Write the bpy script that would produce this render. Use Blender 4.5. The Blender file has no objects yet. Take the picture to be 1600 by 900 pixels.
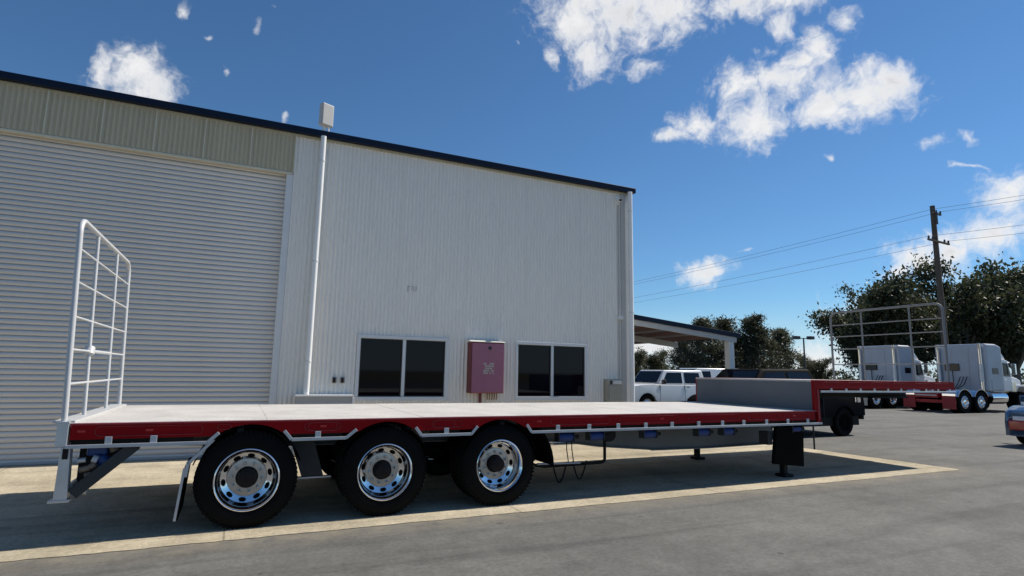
import bpy, bmesh, math, random
from mathutils import Vector, Matrix, noise
R = math.radians
S = bpy.context.scene
COL = S.collection

# ---------------------------------------------------------------- camera
cam = bpy.data.cameras.new("camera")
cam.sensor_width = 36.0
cam.lens = 20.137
cam.clip_start = 0.05
cam.clip_end = 6000
cam_o = bpy.data.objects.new("camera", cam)
COL.objects.link(cam_o)
_r = Vector((0.90374831, -0.42769085, 0.01787524))
_u = Vector((-0.0783464, -0.12421119, 0.98915794))
_f = Vector((0.42083349, 0.89535028, 0.14576369))
cam_o.matrix_world = Matrix(((_r.x, _u.x, -_f.x, 0), (_r.y, _u.y, -_f.y, 0), (_r.z, _u.z, -_f.z, 1.554), (0, 0, 0, 1)))
S.camera = cam_o

# ---------------------------------------------------------------- light
SUN_EL, SUN_AZ = 46.5, 90.5            # azimuth clockwise from +y
sd = Vector((math.sin(R(SUN_AZ)) * math.cos(R(SUN_EL)), math.cos(R(SUN_AZ)) * math.cos(R(SUN_EL)), math.sin(R(SUN_EL))))
sun = bpy.data.lights.new("sun", 'SUN')
sun.energy = 4.0
sun.angle = R(0.53)
sun.color = (1.0, 0.93, 0.82)
sun_o = bpy.data.objects.new("sun", sun)
sun_o.rotation_euler = sd.to_track_quat('Z', 'Y').to_euler()
sun_o.location = (20, 0, 30)
COL.objects.link(sun_o)
S.view_settings.view_transform = 'Standard'
S.view_settings.look = 'None'
S.view_settings.exposure = 0.55
S.view_settings.gamma = 1.0

SKY_STRENGTH = 0.08
world = bpy.data.worlds.new("World")
S.world = world
world.use_nodes = True
BLOBS = [
((7.43,-5.27,-0.07),(5.04,9.96,-16.44),1.15),
((11.05,-9.24,-0.28),(6.4,12.67,-20.52),1.10),
((19.71,-12.89,-0.06),(6.28,12.29,-23.5),1.00),
((15.54,-9.57,0.02),(5.88,11.59,-19.93),1.00),
((11.41,-12.24,-0.63),(10.77,21.33,-34.4),1.00),
((13.0,-16.05,-0.99),(12.97,25.69,-41.28),0.90),
((60.71,-33.47,0.48),(9.2,18.0,-34.27),0.55),
((19.0,-15.12,-0.39),(9.79,19.1,-37.88),0.56),
((12.06,-13.44,-0.73),(5.0,9.58,-23.6),1.12),
((14.6,-15.6,-0.8),(6.61,12.81,-27.68),1.00),
((10.24,-12.18,-0.72),(7.38,14.34,-30.1),1.02),
((21.17,-18.25,-0.61),(15.16,28.87,-75.74),1.00),
((13.85,-13.08,-0.55),(8.12,15.56,-38.32),0.95),
((8.96,-13.4,-0.97),(6.64,12.85,-28.19),1.12),
((12.6,-17.42,-1.19),(7.47,14.4,-33.17),1.08),
((14.38,-23.28,-1.79),(10.69,20.77,-43.39),1.00),
((26.55,-34.79,-2.27),(6.67,13.07,-24.67),0.95),
((18.69,-23.27,-1.44),(9.69,18.9,-37.57),0.90),
((30.9,-44.58,-3.15),(11.57,22.81,-39.21),0.78),
((22.43,-27.17,-1.64),(9.43,18.57,-32.58),0.75),
((19.03,-21.8,-1.23),(8.62,16.87,-32.05),0.39),
((16.4,-29.67,-2.43),(11.37,21.53,-59.61),0.53),
((22.5,-44.55,-3.81),(21.35,40.5,-110.44),0.48),
((58.58,-80.71,-5.5),(22.43,42.2,-124.49),0.43),
((18.27,-17.37,-0.73),(4.8,7.98,-51.6),1.10),
((12.12,-13.0,-0.67),(12.41,21.27,-118.38),0.35),
((11.08,-24.83,-2.24),(4.7,8.66,-30.23),1.05),
((7.92,-17.39,-1.56),(5.04,8.94,-41.07),1.10),
((13.45,-26.4,-2.25),(4.59,8.05,-39.68),1.05),
((11.43,-20.24,-1.64),(3.7,6.32,-36.0),1.05),
((18.91,-31.93,-2.51),(4.07,6.74,-44.5),1.00),
((6.94,-14.1,-1.22),(27.7,51.88,-159.23),0.31),
((20.66,2.76,1.98),(5.32,10.34,-21.54),0.92),
((25.01,2.78,2.33),(7.55,14.61,-31.97),1.00),
((45.27,7.82,4.57),(6.63,12.89,-26.54),0.85),
((41.55,6.05,4.05),(8.81,17.25,-32.77),0.53),
((42.04,4.26,3.86),(6.49,12.65,-25.44),0.43),
((127.4,-4.64,9.51),(11.9,23.46,-40.33),0.47),
((80.84,-5.09,5.76),(30.0,59.35,-96.86),0.41),
((70.59,4.97,6.22),(14.46,28.62,-46.34),0.47),
((101.05,3.64,8.46),(40.73,80.09,-142.92),0.39),
((84.08,1.99,6.91),(17.95,35.0,-70.38),0.39),
((107.08,-6.84,7.62),(12.86,24.71,-58.92),0.51),
((87.44,-41.98,1.66),(30.73,60.24,-112.19),0.39),
((6.96,-5.75,-0.17),(1.37,1.11,-42.57),1.00),
((11.9,-15.79,-1.04),(0.62,0.23,-25.83),0.90),
((4.85,-8.02,-0.62),(0.71,0.84,-15.53),0.85),
((4.64,-10.26,-0.92),(0.72,0.98,-13.17),0.85),
((6.45,-2.22,0.18),(5.48,11.02,-13.35),0.80),
((3.76,-7.38,-0.63),(8.19,16.53,-18.85),0.55),
((6.73,0.43,0.46),(8.34,16.88,-17.67),0.47),
((3.93,-14.18,-1.47),(6.15,11.9,-26.37),0.80),
((2.82,-13.53,-1.48),(2.31,3.85,-24.56),1.00)
]


def build_sky():
    nt = world.node_tree
    N, L = nt.nodes, nt.links
    bg = N['Background']
    bg.inputs[1].default_value = SKY_STRENGTH
    sk = N.new('ShaderNodeTexSky')
    sk.sky_type = 'NISHITA'
    sk.sun_disc = False
    sk.sun_elevation = R(SUN_EL)
    sk.sun_rotation = R(SUN_AZ)
    sk.air_density = 1.0
    sk.dust_density = 0.0
    sk.ozone_density = 3.0
    hs = N.new('ShaderNodeHueSaturation')
    hs.inputs['Saturation'].default_value = 1.02
    L.new(sk.outputs[0], hs.inputs['Color'])
    mul = N.new('ShaderNodeMix'); mul.data_type = 'RGBA'; mul.blend_type = 'MULTIPLY'
    mul.inputs[0].default_value = 1.0
    L.new(hs.outputs[0], mul.inputs[6])
    mul.inputs[7].default_value = (0.51, 0.725, 0.87, 1)
    co = N.new('ShaderNodeTexCoord')

    def vm(op, a, b=None):
        n = N.new('ShaderNodeVectorMath'); n.operation = op
        for i, x in enumerate((a, b)):
            if x is None: continue
            if isinstance(x, (tuple, Vector)): n.inputs[i].default_value = x
            elif isinstance(x, float): n.inputs['Scale'].default_value = x
            else: L.new(x, n.inputs[i])
        return n.outputs['Value'] if op in ('DOT_PRODUCT', 'LENGTH') else n.outputs[0]

    def m(op, a, b=None, clamp=False):
        n = N.new('ShaderNodeMath'); n.operation = op; n.use_clamp = clamp
        for i, x in enumerate((a, b)):
            if x is None: continue
            if isinstance(x, (int, float)): n.inputs[i].default_value = x
            else: L.new(x, n.inputs[i])
        return n.outputs[0]

    def nz(vec, scale, detail, rough=0.6, lac=2.0):
        n = N.new('ShaderNodeTexNoise'); n.inputs['Scale'].default_value = scale
        n.inputs['Detail'].default_value = detail; n.inputs['Roughness'].default_value = rough
        n.inputs['Lacunarity'].default_value = lac
        L.new(vec, n.inputs['Vector'])
        return n
    d = co.outputs['Generated']
    w1 = nz(d, 9.0, 4.0)
    w = vm('SUBTRACT', w1.outputs['Color'], (0.5, 0.5, 0.5))
    w = vm('SCALE', w, 0.075)
    dw = vm('ADD', d, w)
    tot = None
    for P, Q, wt in BLOBS:
        n = N.new('ShaderNodeCombineXYZ')
        L.new(vm('DOT_PRODUCT', dw, P), n.inputs[0])
        L.new(vm('DOT_PRODUCT', dw, Q), n.inputs[1])
        v = m('SUBTRACT', wt, vm('LENGTH', n.outputs[0]))
        tot = v if tot is None else m('MAXIMUM', tot, v)
    tot = m('MAXIMUM', tot, -1.6)
    f1 = nz(dw, 17.0, 10.0, 0.66).outputs['Fac']
    f2 = nz(dw, 70.0, 6.0, 0.6).outputs['Fac']
    f = m('ADD', m('MULTIPLY', m('SUBTRACT', f1, 0.5), 2.5), m('MULTIPLY', m('SUBTRACT', f2, 0.5), 1.3))
    den = m('ADD', tot, f)
    den = m('SUBTRACT', den, 0.12)
    mr = N.new('ShaderNodeMapRange'); mr.interpolation_type = 'SMOOTHSTEP'
    L.new(den, mr.inputs[0]); mr.inputs[1].default_value = -0.42; mr.inputs[2].default_value = 0.95
    # cloud brightness: white tops, greyer thick middles
    g = nz(dw, 14.0, 7.0, 0.6).outputs['Fac']
    sh = N.new('ShaderNodeMapRange'); L.new(g, sh.inputs[0])
    sh.inputs[1].default_value = 0.35; sh.inputs[2].default_value = 0.62
    sh.inputs[3].default_value = 0.5; sh.inputs[4].default_value = 1.0
    thick = N.new('ShaderNodeMapRange'); L.new(den, thick.inputs[0])
    thick.inputs[1].default_value = 0.5; thick.inputs[2].default_value = 1.3
    cc = N.new('ShaderNodeMix'); cc.data_type = 'RGBA'
    k = CLOUD
    L.new(m('MULTIPLY', thick.outputs[0], m('SUBTRACT', 1.0, sh.outputs[0])), cc.inputs[0])
    cc.inputs[6].default_value = (k * 1.0, k * 1.0, k * 1.0, 1)
    cc.inputs[7].default_value = (k * .28, k * .32, k * .38, 1)
    mx = N.new('ShaderNodeMix'); mx.data_type = 'RGBA'
    L.new(m('MULTIPLY', mr.outputs[0], 0.97), mx.inputs[0])
    # pale summer haze low over the horizon
    sp = N.new('ShaderNodeSeparateXYZ'); L.new(d, sp.inputs[0])
    lowz = N.new('ShaderNodeMapRange'); lowz.interpolation_type = 'SMOOTHSTEP'; L.new(sp.outputs[2], lowz.inputs[0])
    lowz.inputs[1].default_value = 0.0; lowz.inputs[2].default_value = 0.13; lowz.inputs[3].default_value = .75; lowz.inputs[4].default_value = 0
    hz = N.new('ShaderNodeMix'); hz.data_type = 'RGBA'; L.new(lowz.outputs[0], hz.inputs[0])
    L.new(mul.outputs[2], hz.inputs[6]); hz.inputs[7].default_value = (4.6, 5.9, 7.2, 1)
    L.new(hz.outputs[2], mx.inputs[6]); L.new(cc.outputs[2], mx.inputs[7])
    L.new(mx.outputs[2], bg.inputs[0])


CLOUD = 7.8
build_sky()


# ---------------------------------------------------------------- materials
def M_(name, col, rough=.6, metal=0., var=0., vscale=4., spec=.5, bump=0., bscale=40., stretch=(1, 1, 1), fine=0., fscale=60., coat=0.):
    """principled material: base colour broken up by noise, fine relief by bump"""
    mt = bpy.data.materials.new(name)
    mt.use_nodes = True
    nt = mt.node_tree; N, L = nt.nodes, nt.links
    p = N['Principled BSDF']
    p.inputs['Roughness'].default_value = rough
    p.inputs['Metallic'].default_value = metal
    p.inputs['Specular IOR Level'].default_value = spec
    p.inputs['Coat Weight'].default_value = coat
    p.inputs['Coat Roughness'].default_value = .05
    c = tuple(col) + (1,)
    p.inputs['Base Color'].default_value = c
    co = N.new('ShaderNodeTexCoord')
    mp = N.new('ShaderNodeMapping'); mp.inputs['Scale'].default_value = stretch
    L.new(co.outputs['Object'], mp.inputs[0])
    src = None
    for amt, sc, det in ((var, vscale, 5), (fine, fscale, 3)):
        if amt <= 0: continue
        n = N.new('ShaderNodeTexNoise'); n.inputs['Scale'].default_value = sc; n.inputs['Detail'].default_value = det
        n.inputs['Roughness'].default_value = .6
        L.new(mp.outputs[0], n.inputs['Vector'])
        r = N.new('ShaderNodeMapRange')
        r.inputs[1].default_value = .3; r.inputs[2].default_value = .7
        r.inputs[3].default_value = 1 - amt; r.inputs[4].default_value = 1 + amt
        L.new(n.outputs['Fac'], r.inputs[0])
        mx = N.new('ShaderNodeMix'); mx.data_type = 'RGBA'; mx.blend_type = 'MULTIPLY'; mx.inputs[0].default_value = 1
        if src is None: mx.inputs[6].default_value = c
        else: L.new(src, mx.inputs[6])
        L.new(r.outputs[0], mx.inputs[7])
        src = mx.outputs[2]
    if src is not None: L.new(src, p.inputs['Base Color'])
    if bump > 0:
        n = N.new('ShaderNodeTexNoise'); n.inputs['Scale'].default_value = bscale; n.inputs['Detail'].default_value = 4
        L.new(mp.outputs[0], n.inputs['Vector'])
        b = N.new('ShaderNodeBump'); b.inputs['Strength'].default_value = bump; b.inputs['Distance'].default_value = .01
        L.new(n.outputs['Fac'], b.inputs['Height']); L.new(b.outputs[0], p.inputs['Normal'])
    return mt


def ground_mat(name, base, tint, patches, extra=''):
    """weathered paving: fine aggregate, broad stains, patches of wear and sweeping tyre marks"""
    mt = bpy.data.materials.new(name); mt.use_nodes = True
    nt = mt.node_tree; N, L = nt.nodes, nt.links
    p = N['Principled BSDF']; p.inputs['Roughness'].default_value = .9; p.inputs['Specular IOR Level'].default_value = .25
    co = N.new('ShaderNodeTexCoord')

    def nz(scale, det, rough=.6, stretch=None, dist=0.):
        n = N.new('ShaderNodeTexNoise'); n.inputs['Scale'].default_value = scale; n.inputs['Detail'].default_value = det
        n.inputs['Roughness'].default_value = rough; n.inputs['Distortion'].default_value = dist
        if stretch:
            mp = N.new('ShaderNodeMapping'); mp.inputs['Scale'].default_value = stretch[0]; mp.inputs['Rotation'].default_value = (0, 0, stretch[1])
            L.new(co.outputs['Object'], mp.inputs[0]); L.new(mp.outputs[0], n.inputs['Vector'])
        else: L.new(co.outputs['Object'], n.inputs['Vector'])
        return n.outputs['Fac']

    def rng(x, a, b, c, d):
        r = N.new('ShaderNodeMapRange'); L.new(x, r.inputs[0])
        for i, v in enumerate((a, b, c, d)): r.inputs[i + 1].default_value = v
        return r.outputs[0]

    def mulc(src, fac):
        mx = N.new('ShaderNodeMix'); mx.data_type = 'RGBA'; mx.blend_type = 'MULTIPLY'; mx.inputs[0].default_value = 1
        if isinstance(src, tuple): mx.inputs[6].default_value = src
        else: L.new(src, mx.inputs[6])
        L.new(fac, mx.inputs[7]); return mx.outputs[2]
    mx = N.new('ShaderNodeMix'); mx.data_type = 'RGBA'
    L.new(rng(nz(.35, 6, .62), .38, .66, 0, 1), mx.inputs[0])
    mx.inputs[6].default_value = tuple(base) + (1,); mx.inputs[7].default_value = tuple(tint) + (1,)
    c = mx.outputs[2]
    c = mulc(c, rng(nz(1.7, 7, .65), .3, .7, 1 - patches, 1 + patches))
    c = mulc(c, rng(nz(5.5, 6, .7), .3, .7, .88, 1.12))
    c = mulc(c, rng(nz(22., 6, .75), .3, .7, .80, 1.20))
    c = mulc(c, rng(nz(120., 3, .7), .3, .7, .78, 1.22))
    c = mulc(c, rng(nz(1.1, 4, .55, ((.12, 2.2, 1), .25), .6), .52, .70, 1, .76))
    c = mulc(c, rng(nz(.8, 4, .55, ((.1, 2.6, 1), -.55), .8), .55, .72, 1, .80))
    if extra == 'grit':          # odd pale stones and drips
        for sc_, th, val in ((9., .045, 1.55), (3.1, .06, .62)):
            vo = N.new('ShaderNodeTexVoronoi'); vo.inputs['Scale'].default_value = sc_; L.new(co.outputs['Object'], vo.inputs['Vector'])
            sz = N.new('ShaderNodeMath'); sz.operation = 'MULTIPLY'; sz.inputs[1].default_value = th * 2
            sr = N.new('ShaderNodeSeparateColor'); L.new(vo.outputs['Color'], sr.inputs[0]); 
            pw = N.new('ShaderNodeMath'); pw.operation = 'POWER'; L.new(sr.outputs[0], pw.inputs[0]); pw.inputs[1].default_value = 4
            L.new(pw.outputs[0], sz.inputs[0])
            lt = N.new('ShaderNodeMath'); lt.operation = 'LESS_THAN'; L.new(vo.outputs['Distance'], lt.inputs[0]); L.new(sz.outputs[0], lt.inputs[1])
            c = mulc(c, rng(lt.outputs[0], 0, 1, 1, val))
    if extra == 'grit':          # tan grit washed off the slab along its kerbless edge
        sp = N.new('ShaderNodeSeparateXYZ'); L.new(co.outputs['Object'], sp.inputs[0])
        g = rng(sp.outputs[1], 5.55, 6.03, 0, 1)
        gx = rng(sp.outputs[0], 11.2, 12.4, 1, 0)
        mm = N.new('ShaderNodeMath'); mm.operation = 'MULTIPLY'; L.new(g, mm.inputs[0]); L.new(gx, mm.inputs[1])
        m2 = N.new('ShaderNodeMath'); m2.operation = 'MULTIPLY'; L.new(mm.outputs[0], m2.inputs[0]); L.new(rng(nz(3.5, 6, .7), .35, .65, 0, .75), m2.inputs[1])
        bl = rng(sp.outputs[1], 6.4, 6.5, 1, 0)
        m3 = N.new('ShaderNodeMath'); m3.operation = 'MULTIPLY'; L.new(m2.outputs[0], m3.inputs[0]); L.new(bl, m3.inputs[1])
        gm = N.new('ShaderNodeMix'); gm.data_type = 'RGBA'; L.new(m3.outputs[0], gm.inputs[0]); L.new(c, gm.inputs[6]); gm.inputs[7].default_value = (.27, .235, .17, 1)
        c = gm.outputs[2]
    if extra == 'joints':        # saw-cut joints every three metres
        sp = N.new('ShaderNodeSeparateXYZ'); L.new(co.outputs['Object'], sp.inputs[0])
        md = N.new('ShaderNodeMath'); md.operation = 'PINGPONG'; L.new(sp.outputs[0], md.inputs[0]); md.inputs[1].default_value = 1.5
        c = mulc(c, rng(md.outputs[0], .004, .014, .55, 1))
        c = mulc(c, rng(nz(.9, 6, .7), .5, .72, 1, .78))
    L.new(c, p.inputs['Base Color'])
    b = N.new('ShaderNodeBump'); b.inputs['Strength'].default_value = .5; b.inputs['Distance'].default_value = .006
    L.new(nz(150., 3, .7), b.inputs['Height']); L.new(b.outputs[0], p.inputs['Normal'])
    return mt


def leaf_mat(name, dark, light):
    mt = bpy.data.materials.new(name); mt.use_nodes = True
    nt = mt.node_tree; N, L = nt.nodes, nt.links
    p = N['Principled BSDF']; p.inputs['Roughness'].default_value = .55; p.inputs['Specular IOR Level'].default_value = .35
    g = N.new('ShaderNodeNewGeometry'); co = N.new('ShaderNodeTexCoord')
    n = N.new('ShaderNodeTexNoise'); n.inputs['Scale'].default_value = .9; n.inputs['Detail'].default_value = 3
    L.new(co.outputs['Object'], n.inputs['Vector'])
    a = N.new('ShaderNodeMath'); a.operation = 'MULTIPLY_ADD'
    L.new(g.outputs['Random Per Island'], a.inputs[0]); a.inputs[1].default_value = .5
    s = N.new('ShaderNodeMapRange'); L.new(n.outputs['Fac'], s.inputs[0]); s.inputs[1].default_value = .35; s.inputs[2].default_value = .65; s.inputs[4].default_value = .5
    L.new(s.outputs[0], a.inputs[2])
    mx = N.new('ShaderNodeMix'); mx.data_type = 'RGBA'; L.new(a.outputs[0], mx.inputs[0])
    mx.inputs[6].default_value = tuple(dark) + (1,); mx.inputs[7].default_value = tuple(light) + (1,)
    L.new(mx.outputs[2], p.inputs['Base Color'])
    tr = N.new('ShaderNodeBsdfTranslucent'); L.new(mx.outputs[2], tr.inputs[0])       # thin leaves let the sun through
    ms = N.new('ShaderNodeMixShader'); ms.inputs[0].default_value = .35
    L.new(p.outputs[0], ms.inputs[1]); L.new(tr.outputs[0], ms.inputs[2])
    L.new(ms.outputs[0], N['Material Output'].inputs[0])
    return mt


def deck_mat():
    """pale tread plate: small raised bars in a herringbone, scuffed and dusty"""
    mt = M_('tread_plate', (.575, .55, .515), .5, .0, .13, 2.2, .4, fine=.10, fscale=24)
    nt = mt.node_tree; N, L = nt.nodes, nt.links
    p = N['Principled BSDF']
    co = N.new('ShaderNodeTexCoord'); w = N.new('ShaderNodeTexVoronoi'); w.inputs['Scale'].default_value = 26
    L.new(co.outputs['Object'], w.inputs['Vector'])
    b = N.new('ShaderNodeBump'); b.inputs['Strength'].default_value = .35; b.inputs['Distance'].default_value = .004
    L.new(w.outputs['Distance'], b.inputs['Height']); L.new(b.outputs[0], p.inputs['Normal'])
    return mt


MAT = dict(
    asphalt=ground_mat('sunbleached_asphalt', (.122, .119, .110), (.158, .154, .142), .15, 'grit'),
    concrete=ground_mat('cream_concrete', (.405, .35, .25), (.50, .44, .33), .16, 'joints'),
    dirt=M_('dry_grass', (.16, .15, .07), .95, 0, .3, .3, .1, fine=.3, fscale=6),
    clad=M_('pale_cladding', (.815, .78, .715), .45, 0, .02, 2.2, .45, stretch=(3, 3, .5), fine=.015, fscale=8),
    header=M_('cream_green_cladding', (.50, .445, .315), .5, 0, .06, 2.0, .4, stretch=(5, 5, .4)),
    door=M_('grey_shutter_steel', (.64, .61, .57), .45, 0, .09, 1.2, .45, stretch=(.5, 1, 6)),
    trim=M_('pale_trim_steel', (.66, .665, .655), .4, 0, .04, 3),
    trimgrey=M_('grey_trim_steel', (.44, .435, .42), .45, 0, .05, 3),
    pipe=M_('white_pipe', (.78, .78, .76), .35, 0, .03, 3),
    navy=M_('navy_gutter_steel', (.004, .010, .028), .5, 0, .1, 3, .2),
    roofsheet=M_('roof_sheet', (.35, .37, .40), .45, 0, .08, 1),
    shell=M_('wall_core', (.30, .31, .32), .8, 0, .05, 1),
    glass=M_('dark_window_glass', (.002, .003, .006), .03, 0, 0, 1, .2),
    alu=M_('aluminium_frame', (.62, .63, .63), .4, .2, .04, 3),
    firered=M_('faded_maroon_paint', (.33, .12, .175), .5, 0, .07, 3),
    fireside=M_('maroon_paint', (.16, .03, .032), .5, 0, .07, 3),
    beige=M_('beige_box_paint', (.36, .335, .27), .55, 0, .07, 4),
    lidpale=M_('pale_lid', (.66, .63, .57), .5, 0, .05, 4),
    sticker=M_('faded_sticker', (.42, .40, .34), .6, 0, .12, 60),
    blackplastic=M_('black_plastic', (.012, .012, .013), .55, 0, .15, 5),
    grime=M_('grimy_black_rubber', (.0035, .0035, .004), .85, 0, .2, 4, .06, bump=.2, bscale=60),
    tyre=M_('tyre_rubber', (.0062, .006, .0058), .82, 0, .25, 5, .10, bump=.15, bscale=90),
    chrome=M_('polished_alloy', (.82, .82, .83), .10, 1, .03, 6),
    alloydisc=M_('brushed_alloy', (.46, .455, .45), .30, 1, .14, 14),
    hubred=M_('oxide_red_hub', (.014, .010, .010), .6, .0, .25, 14, .2),
    nut=M_('steel_nut', (.5, .49, .47), .35, 1, .1, 20),
    red=M_('dark_red_paint', (.27, .004, .006), .55, 0, .10, 2.5, .10),
    redlip=M_('worn_red_paint', (.29, .032, .036), .5, 0, .15, 8, .25),
    galv=M_('galvanised_steel', (.55, .56, .57), .38, .55, .08, 6),
    rail=M_('dull_rub_rail', (.47, .48, .50), .45, .35, .10, 5),
    gate=M_('pale_gate_steel', (.52, .525, .53), .45, .1, .06, 6),
    chassis=M_('grey_chassis_paint', (.045, .048, .05), .6, 0, .12, 3, .2),
    riser=M_('slate_grey_paint', (.135, .148, .162), .5, 0, .08, 2, .3),
    under=M_('underbody_black', (.012, .012, .0125), .7, 0, .2, 4, .2),
    bluestrap=M_('blue_strap', (.010, .035, .16), .6, 0, .15, 20),
    blueglad=M_('blue_coupling', (.012, .06, .22), .4, 0, .1, 9),
    rust=M_('rusty_fitting', (.24, .17, .12), .65, .2, .3, 18),
    deck=deck_mat(),
    carwhite=M_('white_car_paint', (.78, .78, .77), .25, 0, .02, 2, .5, coat=.6),
    cardark=M_('charcoal_car_paint', (.004, .0045, .006), .7, 0, .05, 2, .05),
    headerlight=M_('header_flashing', (.60, .56, .43), .5, 0, .05, 3),
    beam=M_('blue_grey_beam_paint', (.15, .16, .17), .5, 0, .12, 3, .3),
    carblue=M_('blue_car_paint', (.05, .10, .18), .12, .3, .03, 2, .6, coat=1.),
    gateshade=M_('shaded_gate_steel', (.19, .195, .20), .65, 0, .08, 6),  # darker gate steel, the front gate's shaded side put into the colour
    carred=M_('red_car_paint', (.42, .012, .014), .2, 0, .03, 2, .5, coat=.8),
    carglass=M_('car_glass', (.006, .008, .012), .04, 0, 0, 1, .3),
    truckwhite=M_('white_truck_paint', (.78, .78, .78), .3, 0, .03, 1, .5, coat=.4),
    truckshade=M_('shaded_white_truck_panel', (.42, .45, .49), .4, 0, .06, 1.5),  # white sleeper coloured grey-blue, its shade put into the paint
    lampred=M_('tail_lamp', (.5, .02, .02), .3, 0, 0, 1),
    lampclear=M_('clear_lamp', (.75, .76, .78), .15, 0, 0, 1),
    amber=M_('amber_lamp', (.7, .25, .03), .3, 0, 0, 1),
    pole=M_('weathered_pole_timber', (.10, .08, .065), .85, 0, .25, 3, .2, stretch=(3, 3, .3)),
    wire=M_('dark_wire', (.09, .10, .11), .6),
    bark=M_('grey_gum_bark', (.27, .24, .21), .85, 0, .3, 2, .2, stretch=(2, 2, .4)),
    leaf_dark=leaf_mat('dark_gum_leaves', (.022, .027, .013), (.085, .095, .045)),
    leaf_mid=leaf_mat('grey_green_gum_leaves', (.045, .050, .028), (.15, .155, .095)),
    leaf_pine=leaf_mat('she_oak_needles', (.034, .038, .022), (.11, .115, .07)),
    redpurlin=M_('oxide_red_purlin', (.17, .10, .085), .6, 0, .1, 4),
    lampgrey=M_('lamp_post_grey', (.05, .05, .055), .55, .1, .1, 3),
)


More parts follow.
